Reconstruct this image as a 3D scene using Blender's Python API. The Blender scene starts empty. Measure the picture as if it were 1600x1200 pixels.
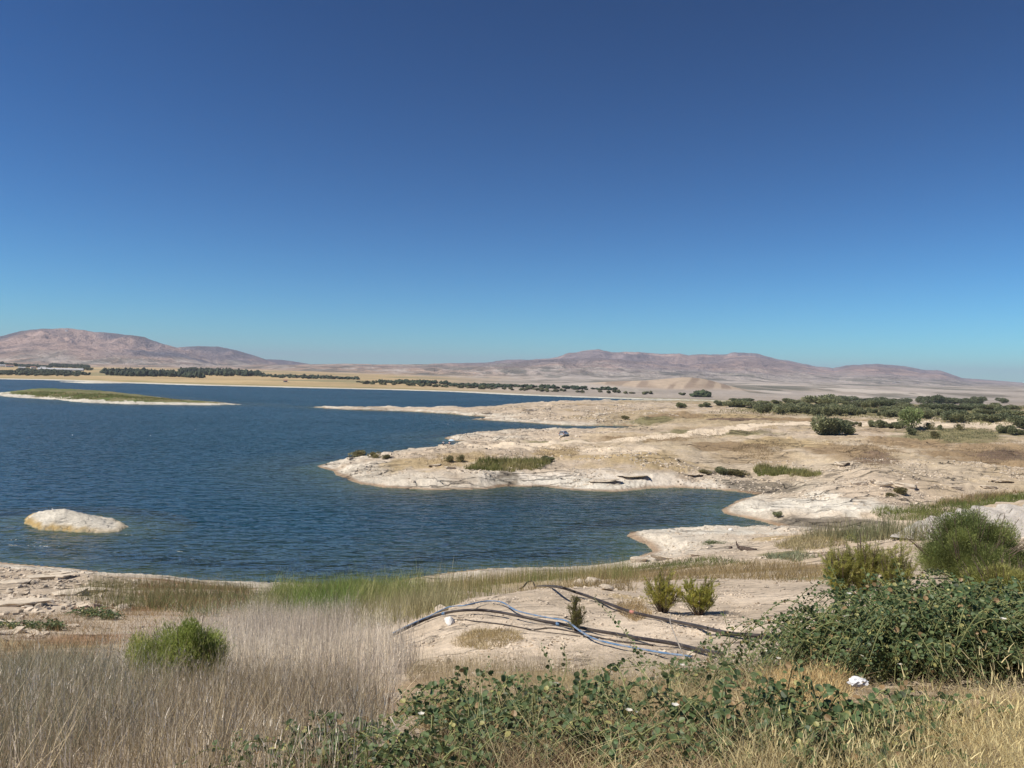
import bpy, math, random
import numpy as np
from mathutils import Matrix, Vector
R = math.radians
rng = np.random.default_rng(7)
random.seed(7)
S = bpy.context.scene
COL = S.collection

# ------------------------------------------------------------------ camera
CAMZ, FPX, PITCH, ROLL = 20.0, 1232.0, 0.465, 1.3
cd = bpy.data.cameras.new('camera'); cam = bpy.data.objects.new('camera', cd); COL.objects.link(cam)
cd.sensor_width = 36; cd.lens = 36 * FPX / 1600; cd.clip_start = .1; cd.clip_end = 90000
CM = Matrix.Translation((0, 0, CAMZ)) @ Matrix.Rotation(R(90 - PITCH), 4, 'X') @ Matrix.Rotation(R(ROLL), 4, 'Z')
cam.matrix_world = CM
S.camera = cam
CR = np.array(CM.to_3x3())

# ------------------------------------------------------------------ light
SUN_EL, SUN_AZ = 52.0, 252.0       # azimuth clockwise from +Y: light comes from the left, a little behind the viewer
W_ = bpy.data.worlds.new('World'); S.world = W_; W_.use_nodes = True
nt = W_.node_tree; nt.nodes.clear()
sky = nt.nodes.new('ShaderNodeTexSky'); sky.sky_type = 'NISHITA'; sky.sun_disc = False
sky.sun_elevation = R(SUN_EL); sky.sun_rotation = R(SUN_AZ); sky.altitude = 1800; sky.air_density = 1.0; sky.dust_density = 0.0; sky.ozone_density = 2.2
hs = nt.nodes.new('ShaderNodeHueSaturation'); hs.inputs['Saturation'].default_value = 1.0
gm = nt.nodes.new('ShaderNodeGamma'); gm.inputs['Gamma'].default_value = 1.76
bg = nt.nodes.new('ShaderNodeBackground'); bg.inputs['Strength'].default_value = 0.062
ow = nt.nodes.new('ShaderNodeOutputWorld')
tint = nt.nodes.new('ShaderNodeMix'); tint.data_type = 'RGBA'; tint.blend_type = 'MULTIPLY'; tint.inputs[0].default_value = 1.0; tint.inputs[7].default_value = (.143, .345, .382, 1)
nt.links.new(sky.outputs[0], gm.inputs['Color']); nt.links.new(gm.outputs[0], tint.inputs[6]); nt.links.new(tint.outputs[2], hs.inputs['Color'])
nt.links.new(hs.outputs[0], bg.inputs['Color']); nt.links.new(bg.outputs[0], ow.inputs['Surface'])
sd = bpy.data.lights.new('sun', 'SUN'); sd.energy = 5.0; sd.angle = R(.5); sd.color = (1, .92, .80)
so = bpy.data.objects.new('sun', sd); COL.objects.link(so)
az, el = R(SUN_AZ), R(SUN_EL)
sdir = Vector((math.sin(az) * math.cos(el), math.cos(az) * math.cos(el), math.sin(el)))
so.rotation_euler = sdir.to_track_quat('Z', 'Y').to_euler()
S.view_settings.view_transform = 'Standard'; S.view_settings.look = 'None'
S.view_settings.exposure = 0.12; S.view_settings.gamma = 1.0
S.cycles.volume_bounces = 0; S.cycles.max_bounces = 6; S.cycles.transparent_max_bounces = 16

# ------------------------------------------------------------------ helpers
def ray(u, v):
    l = np.array([(u - 800) / FPX, -(v - 600) / FPX, -1.0]); return CR @ l
def Wz(u, v, z=0.0):
    d = ray(u, v); t = (z - CAMZ) / d[2]; return np.array([d[0] * t, d[1] * t, z])
def Wd(u, v, dist):
    d = ray(u, v); t = dist / math.hypot(d[0], d[1]); return np.array([d[0] * t, d[1] * t, CAMZ + d[2] * t])

def _hash(ix, iy, seed):
    h = (ix.astype(np.int64) * 374761393 + iy.astype(np.int64) * 668265263 + seed * 1442695041) & 0xFFFFFFFF
    h = ((h ^ (h >> 13)) * 1274126177) & 0xFFFFFFFF
    return ((h ^ (h >> 16)) & 0xFFFF) / 65535.0
def vnoise(x, y, seed=0):
    ix = np.floor(x); iy = np.floor(y); fx = x - ix; fy = y - iy
    fx = fx * fx * fx * (fx * (fx * 6 - 15) + 10); fy = fy * fy * fy * (fy * (fy * 6 - 15) + 10)
    a = _hash(ix, iy, seed); b = _hash(ix + 1, iy, seed); c = _hash(ix, iy + 1, seed); d = _hash(ix + 1, iy + 1, seed)
    return (a + (b - a) * fx) * (1 - fy) + (c + (d - c) * fx) * fy
def fbm(x, y, seed=0, oct=4, gain=.5):
    s = 0; a = 1.0; t = 0; ca, sa = .8, .6
    for k in range(oct):
        s = s + a * vnoise(x, y, seed + k * 17); t += a; a *= gain
        x, y = 2.03 * (ca * x - sa * y) + 5.3, 2.03 * (sa * x + ca * y) + 1.7
    return s / t
def ridged(x, y, seed=0, oct=4):
    s = 0; a = 1.0; t = 0; ca, sa = .8, .6
    for k in range(oct):
        s = s + a * (1 - np.abs(2 * vnoise(x, y, seed + k * 31) - 1)); t += a; a *= .5
        x, y = 2.05 * (ca * x - sa * y) + 3.1, 2.05 * (sa * x + ca * y) + 7.7
    return s / t
def sstep(a, b, x):
    t = np.clip((x - a) / (b - a), 0, 1); return t * t * (3 - 2 * t)

def tag(o, label=None, cat=None, group=None, kind=None):
    if label: o['label'] = label
    if cat: o['category'] = cat
    if group: o['group'] = group
    if kind: o['kind'] = kind
    return o
def empty(name, loc, rz=0.0):
    o = bpy.data.objects.new(name, None); COL.objects.link(o); o.location = loc; o.rotation_euler = (0, 0, rz)
    o.empty_display_size = .2; return o
def mesh_np(name, V, F, mat, col=None, smooth=False, attrs=None):
    V = np.asarray(V, np.float32); F = np.asarray(F, np.int32); k = F.shape[1]
    me = bpy.data.meshes.new(name)
    me.vertices.add(len(V)); me.vertices.foreach_set('co', V.ravel())
    me.loops.add(F.size); me.loops.foreach_set('vertex_index', F.ravel())
    me.polygons.add(len(F)); me.polygons.foreach_set('loop_start', np.arange(0, F.size, k, dtype=np.int32))
    me.polygons.foreach_set('loop_total', np.full(len(F), k, np.int32))
    me.polygons.foreach_set('use_smooth', np.full(len(F), smooth, bool))
    me.update(calc_edges=True)
    if col is not None:
        c = np.ones((len(V), 4), np.float32); c[:, :3] = col
        a = me.color_attributes.new('Col', 'FLOAT_COLOR', 'POINT'); a.data.foreach_set('color', c.ravel())
    if attrs:
        for n, arr in attrs.items():
            a = me.attributes.new(n, 'FLOAT', 'POINT'); a.data.foreach_set('value', np.asarray(arr, np.float32))
    me.materials.append(mat)
    return me
def add(name, me, parent=None, loc=None):
    o = bpy.data.objects.new(name, me); COL.objects.link(o)
    if parent: o.parent = parent
    if loc is not None: o.location = loc
    return o
def cat_geo(parts):
    Vs, Fs, Cs, n = [], [], [], 0
    for V, F, C in parts:
        Vs.append(V); Fs.append(F + n); Cs.append(np.broadcast_to(C, (len(V), 3))); n += len(V)
    return np.concatenate(Vs), np.concatenate(Fs), np.concatenate(Cs)

def blades(P, D, L, Wd_, col, segs=2, bend=.2, taper=.85):
    """flat tapering blades; returns V, F(quads), C"""
    n = len(P); L = np.broadcast_to(L, n)[:, None]; Wd_ = np.broadcast_to(Wd_, n)[:, None]
    rv = rng.normal(size=(n, 3)); side = np.cross(D, rv); side /= np.linalg.norm(side, axis=1, keepdims=True) + 1e-9
    bv = rng.normal(size=(n, 3)) * [1, 1, .3] * bend * L
    V = np.empty((n, segs + 1, 2, 3))
    for k in range(segs + 1):
        t = k / segs; c = P + D * L * t + bv * t * t; w = Wd_ * (1 - t * taper) / 2
        V[:, k, 0] = c - side * w; V[:, k, 1] = c + side * w
    V = V.reshape(-1, 3); base = np.arange(n)[:, None] * (segs + 1) * 2
    F = np.concatenate([base + np.array([[2 * k, 2 * k + 1, 2 * k + 3, 2 * k + 2]]) for k in range(segs)])
    C = np.repeat(np.broadcast_to(col, (n, 3)), (segs + 1) * 2, axis=0)
    return V, F, C
def inst(Tv, Tf, pos, X, Y, Z, sc, col):
    n = len(pos); sc = np.broadcast_to(sc, n)
    V = (pos[:, None] + (Tv[None, :, 0:1] * X[:, None] + Tv[None, :, 1:2] * Y[:, None] + Tv[None, :, 2:3] * Z[:, None]) * sc[:, None, None]).reshape(-1, 3)
    F = (Tf[None] + (np.arange(n) * len(Tv))[:, None, None]).reshape(-1, Tf.shape[1])
    return V, F, np.repeat(np.broadcast_to(col, (n, 3)), len(Tv), axis=0)
def tube(pts, r, sides=6, flat=1.0, cap=True):
    pts = np.asarray(pts, float); n = len(pts); r = np.broadcast_to(r, n)
    T = np.gradient(pts, axis=0); T /= np.linalg.norm(T, axis=1, keepdims=True) + 1e-9
    up = np.array([0, 0, 1.0]); ref = np.where(np.abs(T @ up)[:, None] > .95, np.array([1.0, 0, 0]), up)
    A = np.cross(T, ref); A /= np.linalg.norm(A, axis=1, keepdims=True) + 1e-9; B = np.cross(A, T)
    a = np.linspace(0, 2 * np.pi, sides, endpoint=False)
    V = (pts[:, None] + (A[:, None] * np.cos(a)[None, :, None] + B[:, None] * flat * np.sin(a)[None, :, None]) * r[:, None, None]).reshape(-1, 3)
    F = []
    for i in range(n - 1):
        for j in range(sides):
            j2 = (j + 1) % sides; F.append((i * sides + j, i * sides + j2, (i + 1) * sides + j2, (i + 1) * sides + j))
    if cap:
        V = np.concatenate([V, pts[:1], pts[-1:]]); c0, c1 = n * sides, n * sides + 1
        for j in range(0, sides, 2):
            F.append((c0, (j + 2) % sides, j + 1, j)); b = (n - 1) * sides; F.append((c1, b + j, b + j + 1, b + (j + 2) % sides))
    return V, np.array(F)
def catmull(P, n=8):
    P = np.asarray(P, float); P = np.vstack([2 * P[0] - P[1], P, 2 * P[-1] - P[-2]]); out = []
    for i in range(1, len(P) - 2):
        for t in np.linspace(0, 1, n, endpoint=False):
            a, b, c, d = P[i - 1], P[i], P[i + 1], P[i + 2]
            out.append(.5 * (2 * b + (c - a) * t + (2 * a - 5 * b + 4 * c - d) * t * t + (3 * b - a - 3 * c + d) * t ** 3))
    out.append(P[-2]); return np.array(out)

# ------------------------------------------------------------------ materials
def nmat(name):
    m = bpy.data.materials.new(name); m.use_nodes = True; t = m.node_tree; t.nodes.clear()
    o = t.nodes.new('ShaderNodeOutputMaterial'); return m, t, o
def N(t, typ, **kw):
    n = t.nodes.new(typ)
    for k, v in kw.items():
        if k in n.inputs: n.inputs[k].default_value = v
        else: setattr(n, k, v)
    return n
def mathn(t, op, a, b=None, clamp=False):
    n = t.nodes.new('ShaderNodeMath'); n.operation = op; n.use_clamp = clamp
    for i, x in enumerate((a, b)):
        if x is None: continue
        if isinstance(x, (int, float)): n.inputs[i].default_value = x
        else: t.links.new(x, n.inputs[i])
    return n.outputs[0]
def noise(t, vec, scale, detail=4, rough=.55, dist=0.0):
    n = N(t, 'ShaderNodeTexNoise', Scale=scale, Detail=detail, Roughness=rough, Distortion=dist)
    if vec is not None: t.links.new(vec, n.inputs['Vector'])
    return n.outputs['Fac']
def maprange(t, x, a, b, c, d):
    n = N(t, 'ShaderNodeMapRange'); t.links.new(x, n.inputs[0])
    for i, v in zip((1, 2, 3, 4), (a, b, c, d)): n.inputs[i].default_value = v
    return n.outputs[0]
def scalecol(t, col, fac):
    n = N(t, 'ShaderNodeVectorMath', operation='SCALE'); t.links.new(col, n.inputs[0]); t.links.new(fac, n.inputs['Scale']); return n.outputs[0]
def mixc(t, fac, a, b):
    n = N(t, 'ShaderNodeMix', data_type='RGBA')
    if isinstance(fac, float): n.inputs[0].default_value = fac
    else: t.links.new(fac, n.inputs[0])
    for i, x in ((6, a), (7, b)):
        if isinstance(x, tuple): n.inputs[i].default_value = (*x, 1)
        else: t.links.new(x, n.inputs[i])
    return n.outputs[2]

def mat_ground(name, s1, s2, s3, bump_d, crack=None, contrast=.5):
    """vertex colour x three scales of noise, optional stratified cracks, bump"""
    m, t, o = nmat(name); g = N(t, 'ShaderNodeNewGeometry'); P = g.outputs['Position']
    c = N(t, 'ShaderNodeAttribute', attribute_name='Col').outputs['Color']
    n1 = noise(t, P, s1, 5, .6); n2 = noise(t, P, s2, 6, .65); n3 = noise(t, P, s3, 4, .7)
    f = mathn(t, 'MULTIPLY', maprange(t, n1, .3, .7, 1 - contrast * .35, 1 + contrast * .35), maprange(t, n2, .3, .7, 1 - contrast * .5, 1 + contrast * .5))
    f = mathn(t, 'MULTIPLY', f, maprange(t, n3, .3, .7, 1 - contrast * .45, 1 + contrast * .4))
    b = N(t, 'ShaderNodeBsdfPrincipled', Roughness=.95); b.inputs['Specular IOR Level'].default_value = .15
    n4 = noise(t, P, s3 * .55, 3, .75)
    f = mathn(t, 'MULTIPLY', f, maprange(t, n4, .58, .68, 1.0, 1 - contrast * .55))
    h = mathn(t, 'ADD', mathn(t, 'MULTIPLY', n2, 1.0), mathn(t, 'MULTIPLY', n3, .45))
    cc = c
    if crack:
        mp = N(t, 'ShaderNodeMapping'); t.links.new(P, mp.inputs[0]); mp.inputs['Scale'].default_value = crack
        mp.inputs['Rotation'].default_value = (0, 0, .12)
        wn = N(t, 'ShaderNodeTexNoise', Scale=.8, Detail=5); t.links.new(mp.outputs[0], wn.inputs['Vector'])
        av = N(t, 'ShaderNodeVectorMath', operation='MULTIPLY_ADD'); t.links.new(wn.outputs['Color'], av.inputs[0])
        av.inputs[1].default_value = (1.6, 1.6, 1.6); t.links.new(mp.outputs[0], av.inputs[2])
        vo = N(t, 'ShaderNodeTexVoronoi', feature='DISTANCE_TO_EDGE', Scale=1.0); t.links.new(av.outputs[0], vo.inputs['Vector'])
        rk = N(t, 'ShaderNodeAttribute', attribute_name='rock').outputs['Fac']
        msk = mathn(t, 'MULTIPLY', maprange(t, noise(t, P, s1 * 1.7, 3), .45, .6, 0, 1), rk)
        cr = mathn(t, 'MULTIPLY', maprange(t, vo.outputs['Distance'], .0, .05, 1, 0), msk)
        f = mathn(t, 'MULTIPLY', f, mathn(t, 'SUBTRACT', 1.0, mathn(t, 'MULTIPLY', cr, .6)))
        h = mathn(t, 'SUBTRACT', h, mathn(t, 'MULTIPLY', cr, 1.5))
    t.links.new(scalecol(t, cc, f), b.inputs['Base Color'])
    bp = N(t, 'ShaderNodeBump', Strength=.8, Distance=bump_d); t.links.new(h, bp.inputs['Height']); t.links.new(bp.outputs[0], b.inputs['Normal'])
    t.links.new(b.outputs[0], o.inputs['Surface']); return m

def mat_leaf(name, rough=.6, trans=.42, var=.35, scale=3.0, spec=.25):
    m, t, o = nmat(name); g = N(t, 'ShaderNodeNewGeometry')
    c = N(t, 'ShaderNodeAttribute', attribute_name='Col').outputs['Color']
    f = maprange(t, noise(t, g.outputs['Position'], scale, 3), .3, .7, 1 - var, 1 + var)
    cc = scalecol(t, c, f)
    b = N(t, 'ShaderNodeBsdfPrincipled', Roughness=rough); b.inputs['Specular IOR Level'].default_value = spec
    t.links.new(cc, b.inputs['Base Color'])
    tr = N(t, 'ShaderNodeBsdfTranslucent'); t.links.new(cc, tr.inputs['Color'])
    mx = N(t, 'ShaderNodeMixShader'); mx.inputs[0].default_value = trans
    t.links.new(b.outputs[0], mx.inputs[1]); t.links.new(tr.outputs[0], mx.inputs[2]); t.links.new(mx.outputs[0], o.inputs['Surface']); return m
def mat_simple(name, col, rough=.6, metal=0.0, var=.15, scale=8.0, bump=0.0, spec=.4, dust=0.0):
    m, t, o = nmat(name); tc = N(t, 'ShaderNodeTexCoord')
    n = noise(t, tc.outputs['Object'], scale, 5)
    c = mixc(t, maprange(t, n, .35, .65, 0, 1), tuple(x * (1 - var) for x in col), tuple(min(1, x * (1 + var)) for x in col))
    if dust: c = mixc(t, maprange(t, noise(t, tc.outputs['Object'], scale * .7, 6, .7), .45, .65, 0, dust), c, (.50, .42, .32))
    b = N(t, 'ShaderNodeBsdfPrincipled', Roughness=rough, Metallic=metal); b.inputs['Specular IOR Level'].default_value = spec
    t.links.new(c, b.inputs['Base Color'])
    if bump:
        bp = N(t, 'ShaderNodeBump', Strength=.7, Distance=bump); t.links.new(n, bp.inputs['Height']); t.links.new(bp.outputs[0], b.inputs['Normal'])
    t.links.new(b.outputs[0], o.inputs['Surface']); return m

M_near = mat_ground('earth_near', .35, 2.5, 18.0, .09, crack=(.55, 1.3, 1.3), contrast=.42)
M_mid = mat_ground('earth_mid', .03, .3, 2.0, .55, crack=(.10, .30, .3), contrast=.42)
M_far = mat_ground('earth_far', .002, .012, .08, 4.0, contrast=.25)
M_mnt = mat_ground('earth_mountain', .0009, .004, .02, 100.0, contrast=.42)
M_track = mat_ground('earth_track', .05, .5, 3.0, .1, contrast=.2)
M_leaf = mat_leaf('foliage', var=.4, scale=2.0)
M_caper = mat_leaf('caper_leaf', rough=.5, trans=.2, var=.3, scale=5.0, spec=.35)
M_straw = mat_leaf('straw', rough=.7, trans=.25, var=.3, scale=1.2)
M_farleaf = mat_leaf('far_foliage', rough=.8, trans=.15, var=.3, scale=.08)
M_bark = mat_simple('bark', (.16, .12, .09), .9, var=.3, scale=20)
M_rock = mat_simple('rock', (.50, .43, .34), .95, var=.18, scale=3.0, bump=.06, spec=.15)

# ------------------------------------------------------------------ shorelines (world metres, read off at water level)
def poly(px): return np.array([Wz(u, v, 0)[:2] for u, v in px])
lake_px = [(-900, 640), (-900, 800), (-400, 845), (-100, 866), (0, 880), (100, 889), (200, 899), (300, 906), (420, 912), (520, 915), (600, 914),
 (650, 903), (700, 894), (760, 888), (850, 887), (930, 885), (962, 881), (990, 871), (1014, 861), (1005, 850), (977, 838), (985, 831.5), (1060, 826),
 (1140, 823), (1216, 823), (1195, 815), (1160, 808), (1130, 802), (1122, 796), (1135, 789), (1165, 780), (1188, 774), (1150, 768), (1110, 764),
 (1060, 762), (1010, 765), (960, 768), (900, 767), (850, 761), (790, 760), (760, 764), (680, 765), (600, 762), (560, 757), (530, 745), (513, 736),
 (496, 728), (530, 721), (570, 715), (630, 710), (700, 702), (745, 697), (770, 693), (770, 691.5), (740, 690), (710, 688), (692, 684.5),
 (712, 681), (760, 676.5), (820, 672.5), (880, 670), (940, 671.5), (985, 672), (1012, 667), (985, 665.8), (920, 665.5), (880, 664.5), (840, 661.5), (800, 658.5),
 (765, 657), (734, 655.3), (760, 653.5), (785, 652.3), (740, 650), (700, 646.5), (640, 643), (540, 640), (484, 636), (540, 636), (620, 637.5), (740, 639.5),
 (800, 637), (900, 633.5), (1000, 631.5), (1130, 630), (1150, 628.5), (1110, 627.3), (1050, 625.5), (1000, 624), (900, 620.7), (800, 617), (700, 612), (600, 609),
 (480, 606.3), (400, 604.3), (300, 602), (200, 598.7), (135, 599), (90, 596.5), (140, 596), (60, 593.5), (0, 592.5), (-200, 588), (-500, 580)]
LAKE = poly(lake_px)
ISLAND = poly([(-14, 615.5), (10, 620), (40, 622), (90, 624.5), (130, 629), (200, 631.5), (270, 632.7), (330, 633.2), (378, 632), (340, 629.5), (300, 627), (240, 621), (170, 615.5), (90, 613), (30, 613)])
ISLET = poly([(36, 812), (42, 821), (60, 827), (100, 830), (150, 833), (180, 831), (203, 824), (196, 818), (170, 811), (120, 806.5), (70, 806), (44, 808)])

def sdf(poly_, X, Y):
    """positive inside"""
    out = np.empty(X.shape); xf, yf = X.ravel(), Y.ravel(); of = out.ravel()
    A = poly_; B = np.roll(poly_, -1, axis=0)
    CH = 200000
    for s in range(0, len(xf), CH):
        x = xf[s:s + CH]; y = yf[s:s + CH]; d2 = np.full(x.shape, 1e18); ins = np.zeros(x.shape, bool)
        for (ax, ay), (bx, by) in zip(A, B):
            ex, ey = bx - ax, by - ay; wx, wy = x - ax, y - ay
            t = np.clip((wx * ex + wy * ey) / (ex * ex + ey * ey), 0, 1)
            dx = wx - ex * t; dy = wy - ey * t; d2 = np.minimum(d2, dx * dx + dy * dy)
            cnd = (ay > y) != (by > y)
            with np.errstate(divide='ignore', invalid='ignore'):
                ins ^= cnd & (x < (bx - ax) * (y - ay) / (by - ay + 1e-12) + ax)
        of[s:s + CH] = np.where(ins, 1, -1) * np.sqrt(d2)
    return of.reshape(X.shape)

# ------------------------------------------------------------------ ground heights by control points
ctrl = []
def cp(u, v, d): ctrl.append(Wd(u, v, d))
def cz(u, v, z): ctrl.append(Wz(u, v, z))
for u in (-500, -200, 0, 200):
    for v, d in ((1200, 5), (1100, 9.5), (1050, 14), (1000, 24), (960, 36), (930, 50), (905, 65)): cp(u, v, d)
for v, d in ((1200, 4.8), (1100, 9), (1040, 14), (1000, 22), (950, 38), (925, 55), (916, 68)): cp(400, v, d)
for v, d in ((1200, 4.5), (1100, 8), (1030, 13), (995, 17), (955, 34), (928, 52), (917, 68)): cp(600, v, d)
for v, d in ((1200, 4.2), (1080, 8), (1030, 11.5), (970, 15.5), (948, 18.5)): cp(710, v, d)
cp(710, 952, 26); cp(700, 922, 48); cp(700, 903, 68)
for v, d in ((1200, 4.0), (1100, 6.5), (1030, 10), (980, 14), (935, 18), (916, 20.5)): cp(900, v, d)
cp(900, 938, 28); cp(900, 905, 50); cp(900, 892, 72)
for v, d in ((1200, 3.8), (1130, 5.2), (1050, 8.5), (990, 13), (957, 18), (928, 24), (908, 36), (900, 45), (885, 62), (862, 82)): cp(1100, v, d)
for v, d in ((1200, 3.8), (1090, 6), (1010, 9.5), (960, 15), (925, 24), (898, 38), (870, 58), (845, 78), (826, 98)): cp(1300, v, d)
for v, d in ((1200, 3.8), (1100, 5.8), (1010, 9.5), (950, 16), (915, 28), (880, 45), (850, 64), (822, 88), (787, 106)): cp(1550, v, d)
for v, d in ((1200, 3.8), (1010, 9.5), (915, 28), (850, 64), (780, 116)): cp(1900, v, d)
for x, y in ((0, -1), (-1, 0), (1, 0), (0, 1), (0, -3), (3, -1), (-3, -1)): ctrl.append(np.array([x, y, 18.3 if y < 1 else 18.2]))
for u, v, z in ((1000, 862, 1.1), (1000, 845, 1.0), (1100, 850, 1.5), (1200, 840, 1.3), (1290, 822, .6), (1400, 826, 1.8),
 (1180, 796, 1.4), (1300, 800, 1.6), (1430, 805, 1.6), (1540, 795, 4.4), (1300, 765, 3.0), (1400, 748, 4.0), (1480, 780, 2.0), (1580, 770, 2.4), (1570, 745, 3.8), (1560, 725, 4.2), (1240, 770, 1.0),
 (545, 722, 1.3), (600, 714, 2.2), (700, 705, 2.9), (600, 740, 1.2), (700, 740, 1.6), (800, 722, 2.2), (800, 698, 3.1), (900, 692, 3.2), (850, 745, 1.0), (1000, 722, 3.0), (1000, 748, 1.2),
 (1150, 700, 3.6), (1150, 745, 1.0), (1220, 735, 2.0), (1330, 722, 4.2), (1300, 700, 4.3), (1450, 700, 4.6), (1600, 700, 5), (1800, 700, 5.5), (1300, 672, 4.6), (1500, 672, 5.5), (1700, 672, 6),
 (1100, 672, 4.0), (1000, 682, 3.4), (900, 679, 2.6), (800, 679, 1.4), (730, 683, .8), (1100, 652, 4.4), (1250, 652, 5), (1450, 652, 6), (1600, 652, 6.6), (1800, 652, 7),
 (650, 640, .7), (560, 638, .5), (780, 642, 1.8), (850, 637, 4.2), (950, 638, 4.0), (900, 656, 1.2), (1000, 650, 3.6), (960, 660, 1.0), (1100, 638, 4.6), (1200, 636, 5), (1400, 634, 6.4), (1600, 632, 8.0), (1800, 630, 9)):
    cz(u, v, z)
ctrl = np.array(ctrl)
def tp_coords(x, y):
    r = np.hypot(x, y) + 1.2; return np.stack([np.arctan2(x, y + .6) * 2.2, np.log(r)], -1)
cq = tp_coords(ctrl[:, 0], ctrl[:, 1]); nC = len(ctrl)
def U(d2): return .5 * d2 * np.log(d2 + 1e-12)
dd = ((cq[:, None] - cq[None]) ** 2).sum(-1)
Kc = U(dd) + np.eye(nC) * 2e-3
Pm = np.hstack([np.ones((nC, 1)), cq]); Lm = np.block([[Kc, Pm], [Pm.T, np.zeros((3, 3))]])
wts = np.linalg.solve(Lm, np.concatenate([ctrl[:, 2], np.zeros(3)]))
def tps(x, y):
    q = tp_coords(x.ravel(), y.ravel()); out = np.empty(len(q))
    for s in range(0, len(q), 60000):
        p = q[s:s + 60000]; o_ = wts[nC] + p @ wts[nC + 1:]
        for i in range(nC):
            dx = p[:, 0] - cq[i, 0]; dy = p[:, 1] - cq[i, 1]; o_ = o_ + wts[i] * U(dx * dx + dy * dy)
        out[s:s + 60000] = o_
    return out.reshape(x.shape)

# mountain ranges: (crest distance, front width, [(u, v) of the skyline])
LAYERS = [
 (7500, 2900, [(-500, 560), (-200, 545), (-60, 536), (0, 529), (30, 521), (60, 517), (104, 515), (150, 522), (200, 527), (225, 531), (250, 541), (270, 546), (300, 556), (330, 568), (370, 590)]),
 (8700, 2500, [(200, 560), (240, 547), (275, 545), (310, 543), (340, 544), (370, 551), (400, 560), (430, 570), (470, 588)]),
 (10200, 2200, [(360, 585), (400, 566), (420, 563), (440, 564), (460, 567), (500, 574), (540, 588)]),
 (6300, 3600, [(150, 590), (300, 579), (400, 575), (500, 574), (600, 573), (700, 572), (760, 570), (820, 566), (880, 562), (950, 564), (1000, 570), (1060, 578), (1130, 590)]),
 (9300, 2000, [(600, 590), (640, 574), (680, 570), (730, 568), (760, 566), (800, 562), (870, 560), (900, 570), (940, 590)]),
 (11800, 9300, [(800, 590), (840, 566), (870, 560), (885, 555), (920, 551), (935, 550), (955, 554), (975, 552), (1000, 553), (1040, 556), (1060, 555), (1075, 559), (1090, 557), (1130, 556), (1160, 555), (1180, 556), (1210, 564), (1250, 571), (1290, 578), (1340, 586), (1420, 600)]),
 (12800, 10000, [(1230, 600), (1270, 584), (1295, 580), (1330, 572), (1370, 571), (1400, 575), (1440, 581), (1470, 583), (1500, 592), (1540, 604)]),
 (15000, 12000, [(1400, 604), (1440, 590), (1500, 593), (1540, 596), (1600, 600), (1750, 598), (1950, 585), (2300, 590)])]

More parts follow.
